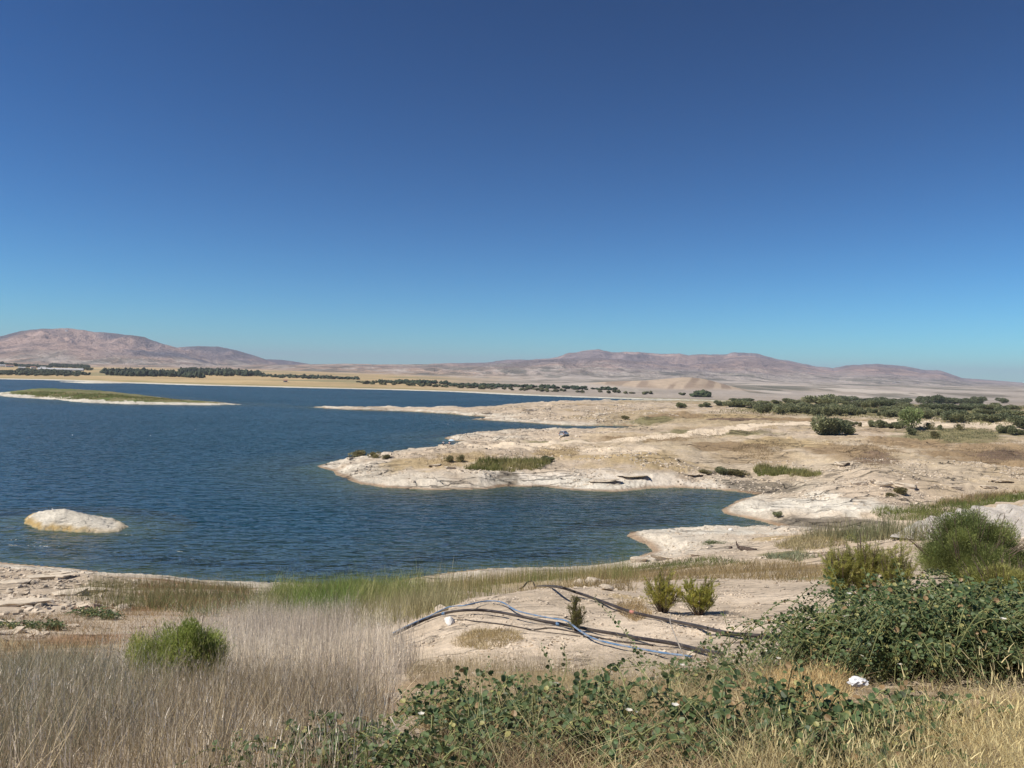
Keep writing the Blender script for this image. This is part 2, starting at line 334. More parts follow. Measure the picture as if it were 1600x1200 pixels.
def heights(X, Y):
    r = np.hypot(X, Y); a = np.arctan2(X, Y)
    sl = -sdf(LAKE, X, Y)                       # + on land
    si = sdf(ISLAND, X, Y); st = sdf(ISLET, X, Y)
    wob = (fbm(X / 9, Y / 9, 3, 3) - .5) * np.clip(r / 90, .3, 3.0) * 1.6
    sl_w = sl + wob * sstep(1500, 600, r); si_w = si + wob; st_w = st + (fbm(X / 1.5, Y / 1.5, 5, 3) - .5) * 1.2
    base = np.zeros_like(X); m_ = r < 950; base[m_] = tps(X[m_], Y[m_])
    # far plain
    left = sstep(.05, -.35, a)
    plain = np.where(left > -1, (.011 + .009 * left) * np.clip(sl, 0, 500) + (.006 + .006 * left) * np.clip(sl - 500, 0, 4000) + .02 * np.clip(sl - 4500, 0, 1e5) * 0, 0)
    plain = plain + (fbm(X / 420, Y / 420, 11, 4) - .5) * 9 * sstep(100, 900, sl)
    farland = sstep(.0, .12, a) * sstep(1200, 1600, r) * 6
    plain = plain + farland
    blend = sstep(560, 900, r)
    land = base * (1 - blend) + np.maximum(plain, .3 + 0 * r) * blend
    hx, hy = Wd(1085, 600, 1300)[:2]
    ca, sa = math.cos(.1), math.sin(.1)
    qx, qy = X - hx, Y - hy
    land = land + 19 * np.exp(-((qx / 62) ** 2) - ((qy / 110) ** 2)) + 11 * np.exp(-(((qx + 95) / 75) ** 2) - ((qy / 120) ** 2)) + 6 * np.exp(-(((qx + 190) / 90) ** 2) - ((qy / 140) ** 2))
    # mountains
    uu = 800 + FPX * np.tan(np.clip(a, -1.2, 1.2)); mtn = np.zeros_like(r)
    rg = ridged(X / 1500, Y / 1500, 21, 5); rg2 = ridged(X / 420, Y / 420, 41, 3); gul = ridged(a * 9000 / 520 + .35 * fbm(X / 700, Y / 700, 43, 3) * 4, r / 2600, 47, 4); lo = fbm(X / 900, Y / 900, 51, 4)
    for Rc, Wf, sky_ in LAYERS:
        us = np.array([p[0] for p in sky_], float)
        hz = []
        for u, v in sky_:
            d = ray(u, v); hz.append(CAMZ + d[2] / math.hypot(d[0], d[1]) * Rc)
        A = np.interp(uu, us, hz, left=-400, right=-400)
        fr = (r - (Rc - Wf)) / Wf; k = np.where(fr < 1, sstep(-.15, 1.08, fr) ** 1.25, np.clip(1 - (fr - 1) * 1.3, 0, 1))
        crest = np.exp(-((fr - 1) / .10) ** 2)
        A = A * (1 + (fbm(uu / 13 + Rc, uu * 0 + 1, 55, 4) - .5) * .035)
        er = (rg - .62) * 300 + (rg2 - .6) * 110 + (gul - .62) * 120 + (lo - .5) * 60; er = np.minimum(er, 0) + .3 * np.maximum(er, 0)
        mtn = np.maximum(mtn, np.where(A > -350, A * k + er * k * (1 - .90 * crest) * np.clip(A / 260, 0.05, 1), 0))
    land = np.where(r > 2400, np.maximum(land, land * .4 + mtn), land)
    # near lake everything slopes to the shore
    ramp = np.maximum(sl_w, 0) * (.22 + .10 * (fbm(X / 14, Y / 14, 61, 3)))
    land = np.where(sl_w > 0, np.minimum(np.maximum(land, .25), ramp), 0)
    # surface relief
    wgt = sstep(.0, .6, land)
    rough = np.clip(r / 60, .25, 3.5) * wgt * sstep(1400, 500, r)
    rel = (fbm(X / 6, Y / 6, 71, 4) - .5) * .55 + (ridged(X / 13, Y / 5, 73, 3) - .6) * .30
    nearrel = (fbm(X / .9, Y / .9, 75, 4) - .5) * .16 * sstep(45, 12, r)
    land2 = land + rel * rough * sstep(6, 40, r) + nearrel * wgt
    # stepped limestone beds
    stepm = sstep(.45, .6, fbm(X / 22, Y / 22, 81, 3)) * sstep(40, 70, r) * sstep(700, 400, r) * wgt
    q = (land2 + (fbm(X / 10, Y / 10, 83, 2) - .5) * 1.2) / .55; fq = q - np.floor(q)
    land2 = land2 + stepm * (sstep(.72, .92, fq) - fq) * .55 * .85
    cw = sstep(30, 14, sl_w) * sstep(55, 80, r) * sstep(420, 300, r) * sstep(.1, .5, land2) * sstep(3.2, 2.2, land2)
    q = land2 / .30 + (fbm(X / 16, Y / 16, 85, 2) - .5) * .9; fq = q - np.floor(q); land2 = land2 + (sstep(.62, .92, fq) - fq) * .30 * .8 * cw
    land2 = np.where(sl_w > 0, np.maximum(land2, .05), 0)
    bed = -np.clip(np.where(-sl < 8, .10 * -sl, .8 + .3 * (-sl - 8)), .02, 7)
    h = np.where(sl_w > 0, land2, bed)
    isl = np.minimum(.16 * si_w, 1.0 + 2.8 * sstep(4, 22, si_w) * sstep(330, 130, uu) + 1.2 * (fbm(X / 30, Y / 30, 91, 3) - .4))
    isl = np.maximum(isl, .06)
    h = np.where(si_w > 0, isl, np.where(si_w > -30, np.maximum(h, .1 * si_w), h))
    ilt = 1.7 * (1 - (1 - np.clip(st_w / 5.2, 0, 1)) ** 1.5) * np.clip((215 - uu) / 110, .25, 1) + (fbm(X / 1.3, Y / 1.3, 93, 3) - .5) * .16 * sstep(0, 1, st_w) + .25 * sstep(0, .5, st_w)
    q = ilt / .3 + (fbm(X / 3, Y / 3, 95, 2) - .5) * 2; fq = q - np.floor(q); ilt = ilt + (sstep(.6, .95, fq) - fq) * .3 * .6 * sstep(0, 1, st_w)
    h = np.where(st_w > 0, np.maximum(ilt, .03), np.where(st_w > -8, np.maximum(h, .11 * st_w), h))
    return h, sl_w, si_w, st_w

fine = np.linspace(-R(36.5), R(36.5), 930)
side = np.concatenate([np.linspace(R(36.5), R(60), 26)[1:], np.linspace(R(60), R(180), 22)[1:]])
AZ = np.concatenate([-side[::-1], fine, side])
rr = [0.0, .5]
while rr[-1] < 40000:
    x = rr[-1]; k = 1.05 if x < 3 else 1.011 if x < 30 else 1.006 if x < 600 else 1.012 if x < 17000 else 1.06
    rr.append(x * k)
RR = np.array(rr); nR, nA = len(RR), len(AZ)
AA, RG = np.meshgrid(AZ, RR); GX = RG * np.sin(AA); GY = RG * np.cos(AA)
GH, GS, GI, GT = heights(GX, GY)
def gz(x, y):
    x = np.asarray(x, float); y = np.asarray(y, float)
    r = np.hypot(x, y); a = np.arctan2(x, y)
    i = np.clip(np.searchsorted(RR, r) - 1, 0, nR - 2); j = np.clip(np.searchsorted(AZ, a) - 1, 0, nA - 2)
    fi = np.clip((r - RR[i]) / (RR[i + 1] - RR[i]), 0, 1); fj = np.clip((a - AZ[j]) / (AZ[j + 1] - AZ[j]), 0, 1)
    return (GH[i, j] * (1 - fj) + GH[i, j + 1] * fj) * (1 - fi) + (GH[i + 1, j] * (1 - fj) + GH[i + 1, j + 1] * fj) * fi
def hit(u, v):
    """first ground point seen along a sight line"""
    d = ray(u, v); hd = math.hypot(d[0], d[1]); rs = RR[RR > 2.5]
    x = d[0] / hd * rs; y = d[1] / hd * rs; z = CAMZ + d[2] / hd * rs; g = np.maximum(gz(x, y), 0)
    b = np.nonzero(z < g)[0]
    if len(b) == 0: k = len(rs) - 1; return np.array([x[k], y[k], g[k]])
    k = b[0]
    if k == 0: return np.array([x[0], y[0], g[0]])
    e0, e1 = z[k - 1] - g[k - 1], g[k] - z[k]; t = e0 / (e0 + e1 + 1e-9); r = rs[k - 1] + (rs[k] - rs[k - 1]) * t
    X_, Y_ = d[0] / hd * r, d[1] / hd * r; return np.array([X_, Y_, float(gz(X_, Y_))])
def dist(p): return math.hypot(p[0], p[1])

# ------------------------------------------------------------------ ground colours: rock, sand, dry growth, mud, plough
C = lambda *a: np.array(a)
SAND = C(.575, .475, .36); WHITE = C(.67, .625, .53); MUD = C(.17, .145, .11); BROWN = C(.30, .215, .125); DBROWN = C(.17, .12, .085)
OLIVE = C(.22, .20, .10); GREEN = C(.10, .125, .04); STRAW = C(.43, .33, .185); RUST = C(.33, .20, .115); BARE = C(.66, .555, .42)
n_big = fbm(GX / 40, GY / 40, 101, 4); n_mid = fbm(GX / 8, GY / 8, 103, 4); n_sm = fbm(GX / 1.6, GY / 1.6, 105, 4)
col = SAND * (0.9 + .25 * (n_mid[..., None] - .5)) * np.ones(GX.shape + (3,))
rock = np.clip(sstep(.42, .58, n_big) + sstep(26, 6, GS), 0, 1)
def mixin(c, w):
    global col
    w = np.clip(w, 0, 1)[..., None]; col = col * (1 - w) + c * w
mid = sstep(45, 70, RG)
mixin(STRAW, mid * sstep(.5, .66, n_mid) * .55 * sstep(14, 40, GS))
mixin(BROWN, mid * sstep(.52, .7, fbm(GX / 25, GY / 12, 107, 4)) * .6 * sstep(20, 60, GS))
mixin(WHITE, sstep(16, 4, GS) * .65 * sstep(30, 60, RG) * (GS > 0) * sstep(.3, .6, n_mid + .1))
PATCH = []
def patch(u, v, ru, rv, c, k=.9, soft=.5):
    p = hit(u, v); d = dist(p); t = np.array([p[1], -p[0]]) / d; q = np.array([p[0], p[1]]) / d
    wr = ru / FPX * d; lr = max(rv * d * d / (FPX * max(CAMZ - p[2], 1.5)), .2)
    PATCH.append((p, t, q, wr, lr)); far = RG > 0
    X_ = (GX - p[0]) * t[0] + (GY - p[1]) * t[1]; Y_ = (GX - p[0]) * q[0] + (GY - p[1]) * q[1]
    e = np.sqrt((X_ / wr) ** 2 + (Y_ / lr) ** 2); s_ = max(min(wr, lr) * .5, .3)
    e = e + (fbm(GX / s_, GY / s_, 200 + len(PATCH), 3) - .5) * 1.1
    mixin(c, sstep(1 + soft * .5, 1 - soft * .6, e) * k * (GH > 0.02))
for a_ in [(930, 985, 290, 70, C(.70, .585, .45), .8), (1130, 935, 150, 22, C(.70, .585, .45), .8), (700, 893, 130, 8, WHITE, .7), (980, 752, 230, 9, C(.68, .62, .53), .7), (1330, 708, 330, 22, C(.50, .42, .30), .5), (1080, 690, 130, 9, C(.47, .38, .25), .5), (1050, 650, 150, 8, C(.38, .30, .18), .7), (1300, 662, 300, 8, C(.40, .32, .20), .6), (600, 930, 400, 22, C(.33, .27, .15), .6), (1100, 897, 260, 16, C(.33, .25, .14), .7), (875, 703, 34, 6, STRAW), (1000, 683, 70, 4, BROWN), (1120, 676, 90, 4, OLIVE), (900, 688, 90, 2.2, OLIVE), (1150, 695, 70, 7, BROWN), (1190, 715, 60, 7, C(.40, .31, .20)),
 (1230, 692, 60, 5, STRAW), (1330, 700, 70, 8, BROWN), (1365, 718, 28, 9, DBROWN), (1430, 692, 60, 6, BROWN), (1550, 706, 80, 11, BROWN), (1580, 712, 50, 6, DBROWN),
 (1490, 679, 65, 8, OLIVE), (1080, 648, 70, 3.5, BROWN), (1020, 658, 40, 1.8, OLIVE), (1150, 650, 60, 3, STRAW), (1140, 655, 30, 1.6, DBROWN), (1230, 656, 50, 2, DBROWN), (1300, 658, 90, 3, BROWN),
 (1450, 662, 120, 3, BARE), (1400, 643, 170, 7, OLIVE), (1560, 650, 80, 5, OLIVE), (1240, 640, 90, 4, OLIVE), (1580, 632, 60, 3, STRAW),
 (650, 722, 50, 6, STRAW), (730, 715, 50, 8, STRAW), (1000, 712, 90, 8, STRAW), (960, 700, 60, 4, BARE), (780, 697, 90, 3, BARE),
 (790, 753, 24, 8, MUD), (1190, 763, 62, 8, MUD), (1280, 819, 80, 7, MUD), (1340, 815, 40, 4, MUD), (1240, 788, 90, 9, WHITE), (1330, 790, 60, 6, WHITE), (1120, 831, 110, 5, WHITE), (930, 755, 130, 6, WHITE),
 (1080, 895, 130, 8, BROWN), (1210, 890, 110, 11, BROWN), (1270, 903, 50, 5, OLIVE), (1050, 884, 70, 3, OLIVE), (980, 897, 90, 7, OLIVE), (1230, 838, 50, 7, STRAW), (1330, 832, 90, 6, OLIVE), (1230, 865, 40, 6, OLIVE),
 (760, 912, 120, 9, BROWN), (560, 935, 130, 18, OLIVE), (990, 935, 45, 9, STRAW), (760, 990, 45, 14, STRAW), (820, 1060, 120, 30, STRAW),
 (250, 905, 60, 6, RUST), (330, 916, 70, 7, RUST), (200, 950, 90, 13, RUST), (60, 1010, 110, 40, STRAW), (150, 1000, 80, 30, RUST), (300, 940, 90, 14, OLIVE), (230, 920, 40, 6, OLIVE),
 (300, 1120, 420, 110, BROWN), (1300, 1130, 400, 90, BROWN), (900, 1170, 320, 50, DBROWN)]:
    patch(*a_)
# old water-level lines on the drawdown shore
lv = GH / .30 + (fbm(GX / 16, GY / 16, 85, 2) - .5) * .9; lvf = lv - np.floor(lv)
mixin(C(.36, .30, .22), sstep(.80, .88, lvf) * sstep(1.0, .94, lvf) * sstep(30, 14, GS) * sstep(55, 80, RG) * sstep(420, 300, RG) * (GH < 2.6) * (GH > .15) * .75 * sstep(.35, .6, n_mid + .05))
# shore rim
mixin(C(.30, .20, .12), sstep(1.6, .4, GS) * .8 * sstep(30, 60, RG) * sstep(900, 500, RG) * (GS > -1))
# far plain: stripes of field, pale shore
far = sstep(520, 720, RG)
fld = fbm(GX / 260, GY / 90, 111, 3)
aL = sstep(.10, -.15, AA)
farcol = (C(.46, .35, .19)[None, None] * aL[..., None] + C(.35, .305, .255)[None, None] * (1 - aL[..., None])) * (.8 + .4 * fld[..., None])
w = (far * (RG < 1e9))[..., None]; sel = (GX + GY < 1e9)
nearland = (AA > R(7)) * (RG < 900)
farcol = np.where(nearland[..., None], C(.25, .22, .11) * (.75 + .5 * n_big[..., None]), farcol)
col = col * (1 - w) + farcol * w
mixin(C(.16, .18, .10), far * sstep(.60, .66, fbm(GX / 300, GY / 120, 113, 3)) * .6 * sstep(150, 300, GS))
mixin(C(.62, .60, .52), far * sstep(46, 22, GS) * (GS > 0))
mixin(C(.20, .20, .09), far * sstep(40, 60, GS) * sstep(110, 70, GS) * .6 * aL)
# mountains: pinkish and violet-grey rock, tan slopes
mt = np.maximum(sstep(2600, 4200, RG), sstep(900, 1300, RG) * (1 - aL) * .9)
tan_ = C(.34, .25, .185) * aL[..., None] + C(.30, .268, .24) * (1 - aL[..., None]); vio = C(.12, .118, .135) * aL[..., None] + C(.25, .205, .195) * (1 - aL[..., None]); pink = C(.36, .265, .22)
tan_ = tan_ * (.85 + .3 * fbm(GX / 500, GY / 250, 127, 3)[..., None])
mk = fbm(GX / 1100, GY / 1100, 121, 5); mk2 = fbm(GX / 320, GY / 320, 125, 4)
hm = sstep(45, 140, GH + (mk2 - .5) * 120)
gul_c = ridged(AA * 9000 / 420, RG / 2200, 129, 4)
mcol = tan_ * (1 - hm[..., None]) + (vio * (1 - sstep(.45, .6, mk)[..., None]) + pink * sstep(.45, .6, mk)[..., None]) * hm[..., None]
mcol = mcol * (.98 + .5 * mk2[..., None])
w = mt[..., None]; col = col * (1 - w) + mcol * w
mixin(C(.11, .10, .105), mt * hm * sstep(.60, .72, gul_c) * .45)
mixin(C(.11, .10, .105), mt * hm * sstep(.58, .66, fbm(GX / 260, GY / 260, 133, 4)) * .45)
mixin(C(.13, .14, .10), mt * sstep(.70, .74, mk2) * .5 * (1 - hm))
mixin(C(.52, .47, .41), mt * sstep(.55, .64, fbm(GX / 70, GY / 260, 141, 4)) * .75 * (1 - hm))
mixin(C(.15, .14, .11), mt * sstep(.57, .64, fbm(GX / 60, GY / 200, 143, 4)) * .8 * (1 - hm))
mixin(C(.46, .40, .34), mt * sstep(.60, .66, fbm(GX / 130, GY / 420, 137, 4)) * .6 * (1 - hm))
mixin(C(.10, .11, .085), mt * sstep(.62, .67, fbm(GX / 170, GY / 520, 139, 4)) * .7 * (1 - hm))
mixin(C(.46, .40, .34), mt * sstep(.34, .30, mk2) * .5 * (1 - hm))
hx, hy = Wd(1085, 600, 1300)[:2]; hd_ = np.exp(-((GX - hx + 40) / 130) ** 2 - ((GY - hy) / 130) ** 2)
mixin(C(.46, .37, .28), sstep(.25, .5, hd_)); mixin(C(.20, .15, .12), sstep(.3, .5, hd_) * sstep(.45, .62, vnoise((GX - .25 * GH * 9) / 11 + 40, GY / 220, 135)) * .6)
# island and islet
icol = np.where((sstep(5, 9, GI + (n_mid - .5) * 12) * (GH > .7))[..., None] > .5, np.where(n_mid[..., None] > .5, OLIVE, GREEN * 1.3), WHITE * .95)
col = np.where((GI > 0)[..., None], icol, col)
tcol = WHITE * .95 * (.92 + .2 * (n_sm[..., None] - .5)); oc = (sstep(1.3, .35, GT + (n_sm - .5) * 1.6) * (.35 + .65 * sstep(-.47, -.51, AA)))[..., None]
tcol = tcol * (1 - oc) + C(.40, .29, .13) * oc
col = np.where((GT > 0)[..., None], tcol, col)
under = (GH <= 0)
col = np.where(under[..., None], C(.27, .25, .17), col)
rock = np.where(GT > 0, 1, rock) * sstep(1100, 500, RG)

# dirt track
trk = [(1700, 668), (1600, 661), (1500, 658.5), (1400, 658.5), (1320, 660), (1260, 660), (1220, 662), (1180, 666), (1140, 671), (1090, 678), (1040, 683.5), (980, 688), (920, 691), (850, 693.5), (790, 695), (740, 695)]
TK = np.array([hit(u, v)[:2] for u, v in trk])
dT = np.full(GX.shape, 1e9); i0, i1 = np.searchsorted(RR, [120, 700])
sx, sy = GX[i0:i1], GY[i0:i1]; dloc = np.full(sx.shape, 1e9)
for (ax, ay), (bx, by) in zip(TK[:-1], TK[1:]):
    ex, ey = bx - ax, by - ay; t = np.clip(((sx - ax) * ex + (sy - ay) * ey) / (ex * ex + ey * ey), 0, 1)
    dloc = np.minimum(dloc, np.hypot(sx - ax - ex * t, sy - ay - ey * t))
dT[i0:i1] = dloc + (fbm(sx / 5, sy / 5, 131, 3) - .5) * 1.5
trackv = (dT < 5.0) & (GH > .3)
col = np.where(trackv[..., None], BARE * 1.0, col)

# ------------------------------------------------------------------ split the one sheet of ground into its named pieces
V = np.stack([GX, GY, GH], -1).reshape(-1, 3)
idx = np.arange(nR * nA).reshape(nR, nA)
F = np.stack([idx[:-1, :-1], idx[:-1, 1:], idx[1:, 1:], idx[1:, :-1]], -1)
F = F.reshape(-1, 4); cen = lambda A_: A_.reshape(-1)[F].max(1)
fr = RG.reshape(-1)[F].mean(1); fH = cen(GH); fI = cen(GI); fT = cen(GT); fK = trackv.reshape(-1)[F].all(1); fS = cen(GS)
fa = AA.reshape(-1)[F].mean(1)
reg = np.full(len(F), 1)
reg[fr > 45] = 2
reg[fr > 620] = 3
reg[fr > 3600] = 4
reg[(fH <= 0) & (fr < 3600)] = 8
reg[fI > 0] = 5; reg[fT > 0] = 6
reg[fK] = 7
colf = col.reshape(-1, 3); rockf = rock.reshape(-1)
for k, nm, mt_ in ((1, 'bank_ground', M_near), (2, 'shore_ground', M_mid), (3, 'far_plain', M_far), (4, 'mountains', M_mnt), (5, 'island_ground', M_mid), (6, 'islet_ground', M_near), (7, 'dirt_track', M_track), (8, 'lake_bed', M_mid)):
    f = F[reg == k]
    if not len(f): continue
    used, inv = np.unique(f, return_inverse=True)
    me = mesh_np(nm, V[used], inv.reshape(-1, 4)[:, ::-1], mt_, colf[used], True, {'rock': rockf[used]})
    tag(add(nm, me), kind='structure')

# ------------------------------------------------------------------ water
def mat_water():
    m, t, o = nmat('lake_water'); g = N(t, 'ShaderNodeNewGeometry'); P = g.outputs['Position']
    dep = N(t, 'ShaderNodeAttribute', attribute_name='depth').outputs['Fac']
    mp = N(t, 'ShaderNodeMapping'); t.links.new(P, mp.inputs[0]); mp.inputs['Rotation'].default_value = (0, 0, R(-14)); mp.inputs['Scale'].default_value = (.50, 1.2, 1)
    mp2 = N(t, 'ShaderNodeMapping'); t.links.new(P, mp2.inputs[0]); mp2.inputs['Rotation'].default_value = (0, 0, R(22)); mp2.inputs['Scale'].default_value = (.5, 1.1, 1)
    a = noise(t, mp.outputs[0], .62, 2, .5, .5); b = noise(t, mp2.outputs[0], 2.6, 3, .6, .3); c = noise(t, mp.outputs[0], .22, 3, .5, .2); gst = noise(t, P, .012, 3, .5)
    h = mathn(t, 'ADD', mathn(t, 'MULTIPLY', a, 1.7), mathn(t, 'ADD', mathn(t, 'MULTIPLY', b, .22), mathn(t, 'MULTIPLY', c, 1.3)))
    bp = N(t, 'ShaderNodeBump', Strength=1.0); t.links.new(h, bp.inputs['Height'])
    t.links.new(maprange(t, gst, .35, .65, .35, .6), bp.inputs['Distance'])
    bp2 = N(t, 'ShaderNodeBump', Strength=1.0); t.links.new(h, bp2.inputs['Height']); t.links.new(maprange(t, gst, .35, .65, 2.4, 3.4), bp2.inputs['Distance'])
    gl = N(t, 'ShaderNodeBsdfGlossy', Roughness=.2, Color=(1, 1, 1, 1)); t.links.new(bp.outputs[0], gl.inputs['Normal'])
    bp3 = N(t, 'ShaderNodeBump', Strength=1.0, Distance=1.5); t.links.new(h, bp3.inputs['Height'])
    body = N(t, 'ShaderNodeBsdfDiffuse'); t.links.new(bp3.outputs[0], body.inputs['Normal'])
    t.links.new(mixc(t, maprange(t, dep, .2, 6.5, 0, 1), (.034, .058, .046), (.009, .043, .060)), body.inputs['Color'])
    tr = N(t, 'ShaderNodeBsdfTransparent', Color=(.62, .78, .70, 1))
    mx = N(t, 'ShaderNodeMixShader'); t.links.new(maprange(t, dep, .0, 1.3, .25, 1.0), mx.inputs[0]); t.links.new(tr.outputs[0], mx.inputs[1]); t.links.new(body.outputs[0], mx.inputs[2])
    fz = N(t, 'ShaderNodeFresnel', IOR=1.33); t.links.new(bp2.outputs[0], fz.inputs['Normal'])
    mx2 = N(t, 'ShaderNodeMixShader'); t.links.new(mathn(t, 'MULTIPLY', mathn(t, 'MINIMUM', fz.outputs[0], .9), .55), mx2.inputs[0]); t.links.new(mx.outputs[0], mx2.inputs[1]); t.links.new(gl.outputs[0], mx2.inputs[2])
    t.links.new(mx2.outputs[0], o.inputs['Surface']); return m
Mw = mat_water()
f = F[(RG.reshape(-1)[F].min(1) > 25) & (GH.reshape(-1)[F].min(1) < .35) & (fr < 5000)]
used, inv = np.unique(f, return_inverse=True)
Vw = V[used].copy(); dep = np.clip(-Vw[:, 2], 0, 8); Vw[:, 2] = .004
tag(add('lake_water', mesh_np('lake_water', Vw, inv.reshape(-1, 4)[:, ::-1], Mw, None, True, {'depth': dep})), kind='structure')

# ================================================================== OBJECTS
def rand_dirs(n, up=.3):
    d = rng.normal(size=(n, 3)); d[:, 2] = np.abs(d[:, 2]) * 1.0 + up; return d / np.linalg.norm(d, axis=1, keepdims=True)
def tintv(base, n, var=.2, mix=None):
    """colour per plant: brightness jitter and optional blend with second colours"""
    c = np.repeat(np.array(base)[None], n, 0) * (1 + rng.normal(size=(n, 1)) * var).clip(.4, 1.8)
    if mix is not None:
        k = rng.random((n, 1)) ** 1.5; c = c * (1 - k) + np.array(mix)[None] * k
    return c.clip(0.005, .9)
DISC_V = np.array([[0, 0, 0], [0, .5, -.03], [0, 1, 0], [-.36, .14, .07], [-.5, .5, .10], [-.30, .88, .07], [.36, .14, .07], [.5, .5, .10], [.30, .88, .07]])
DISC_F = np.array([[0, 1, 4, 3], [1, 2, 5, 4], [0, 6, 7, 1], [1, 7, 8, 2]])
CARD_V = np.array([[-.5, 0, 0], [.5, 0, 0], [.35, 1, .1], [-.35, 1, .1]]); CARD_F = np.array([[0, 1, 2, 3]])

# ---- distant shrub crowns (unit sized, shared)
def shrub_meshes(seed, n, leaf, cA, cB, tall=False):
    r_ = np.random.default_rng(seed); nl = r_.integers(5, 9)
    lc = np.stack([r_.uniform(-.36, .36, nl), r_.uniform(-.36, .36, nl), r_.uniform(.22, .66, nl)], -1); lr = r_.uniform(.2, .36, nl)
    if tall: lc[:, 2] = r_.uniform(.45, .75, nl)
    k = r_.integers(0, nl, n); d = r_.normal(size=(n, 3)); d /= np.linalg.norm(d, axis=1, keepdims=True)
    rad = lr[k] * r_.uniform(.55, 1.12, n) ** .7
    p = lc[k] + d * rad[:, None]; keep = p[:, 2] > (.12 if tall else -.02); p = p[keep]; d = d[keep]; n = len(p)
    Y = d * .5 + r_.normal(size=(n, 3)) * .55 + np.array([0, 0, .5]); Y /= np.linalg.norm(Y, axis=1, keepdims=True)
    X = np.cross(Y, r_.normal(size=(n, 3))); X /= np.linalg.norm(X, axis=1, keepdims=True); Z = np.cross(X, Y)
    t = r_.random((n, 1)); lob = r_.random(nl)[k[keep]][:, None]
    c = np.array(cA) * (1 - t) + np.array(cB) * t; c = c * (.7 + .6 * lob)
    V_, F_, C_ = inst(CARD_V, CARD_F, p, X * .55, Y, Z, leaf * r_.uniform(.6, 1.4, n), c)
    me = mesh_np('shrub_crown', V_, F_, M_leaf, C_)
    st = []
    for i in range(5):
        a = r_.uniform(0, 6.28); q = lc[i % nl]
        v_, f_ = tube([[0.02 * math.cos(a), .02 * math.sin(a), -.05], [q[0] * .4, q[1] * .4, q[2] * .4], q], [.03, .022, .008], 5)
        st.append((v_, f_, np.array([.2, .15, .1])))
    tm = mesh_np('shrub_trunk', *cat_geo(st)[:2], M_bark)
    return me, tm
SHR = [shrub_meshes(300 + i, 2600, .085, (.19, .205, .105), (.33, .34, .19)) for i in range(6)]
SHRT = [shrub_meshes(340 + i, 2600, .08, (.20, .25, .10), (.33, .37, .16), True) for i in range(2)]
SHRD = [shrub_meshes(360 + i, 1500, .09, (.20, .19, .09), (.32, .28, .14)) for i in range(2)]
SHRK = [shrub_meshes(380 + i, 2400, .08, (.13, .155, .085), (.24, .26, .15)) for i in range(3)]
ORD = 'leftmost second third fourth fifth sixth seventh eighth ninth tenth eleventh twelfth thirteenth fourteenth fifteenth sixteenth'.split()
def ordn(i, n): return 'leftmost' if i == 0 else 'rightmost' if i == n - 1 else ORD[i] + ' from the left'
def row(lst, name, fmt, cat='shrub', group=None, kind=0):
    lst = sorted(lst)
    for i, (u, v, w, h) in enumerate(lst): shrub(name, u, v, w, h, fmt.format(ordn(i, len(lst))), cat, group, kind)
def shrub(name, u, v, w, h, label, cat='shrub', group=None, kind=0):
    p = hit(u, v); d = dist(p); s = d / FPX
    fam = (SHR, SHRT, SHRD, SHRK)[kind]; me, tm = fam[random.randrange(len(fam))]
    e = empty(name, (p[0], p[1], p[2] - .03 * h * s), random.uniform(0, 6.28)); tag(e, label, cat, group)
    ws = w * s * 1.3; e.scale = (ws, ws * random.uniform(.8, 1.1), h * s * 1.32)
    add('crown', me, e); add('trunk', tm, e); return e

BAND = 'tamarisk shrubs in the green band before the mountains'
row([(1140, 636, 15, 8), (1152, 636, 15, 7), (1163, 636, 15, 9), (1175, 636, 15, 7), (1187, 636, 13, 7)], 'tamarisk_shrub', '{} dark shrub in the low hedge at the far water end', group='shrubs by the end of the far water')
row([(1182, 641, 15, 10), (1191, 645, 11, 8), (1200, 644, 17, 12), (1212, 643, 13, 9), (1221, 647, 15, 11), (1235, 644, 15, 9), (1250, 644, 17, 11), (1265, 647, 17, 11), (1281, 649, 17, 11),
 (1297, 650, 19, 13), (1313, 649, 19, 12), (1330, 649, 17, 12), (1345, 647, 15, 9)], 'tamarisk_shrub', '{} rounded shrub in the front row of the long hedge', group=BAND)
row([(1212, 632, 13, 6), (1232, 632, 17, 8), (1247, 631, 12, 5), (1322, 635, 10, 7), (1308, 630, 14, 6), (1335, 636, 14, 8), (1350, 637, 17, 9), (1366, 637, 13, 9), (1410, 636, 17, 7), (1196, 631, 12, 4), (1270, 641, 14, 8), (1290, 641, 16, 8), (1228, 638, 14, 7), (1256, 638, 14, 7), (1310, 641, 15, 8), (1210, 638, 13, 6)],
 'tamarisk_shrub', '{} small shrub standing in the row behind the long hedge', group='shrubs behind the hedge')
row([(1378, 645, 15, 8), (1392, 651, 15, 9), (1405, 650, 17, 9), (1418, 652, 17, 10), (1440, 653, 19, 10), (1455, 653, 13, 9), (1399, 643, 14, 7), (1428, 645, 14, 7), (1362, 645, 12, 6), (1412, 641, 16, 8), (1446, 646, 16, 8), (1466, 649, 14, 8)], 'tamarisk_shrub', '{} grey green shrub in the loose row right of the long hedge', group='loose shrubs right of the hedge')
row([(1440, 630, 13, 8), (1455, 631, 13, 10), (1465, 631, 14, 11), (1480, 631, 15, 8), (1492, 631, 13, 7), (1505, 632, 13, 7), (1519, 632, 13, 7), (1529, 632, 13, 9)], 'dark_tree', '{} dark tree in the far row against the foot of the mountains', 'tree', 'dark trees in the far row', 3)
row([(1395, 630, 16, 6), (1415, 631, 14, 7), (1352, 629, 14, 6), (1375, 629, 16, 7), (1340, 628, 12, 5)], 'dark_bush', '{} low bush in the thin far line left of the dark trees', 'bush', 'low bushes in the thin far line', 3)
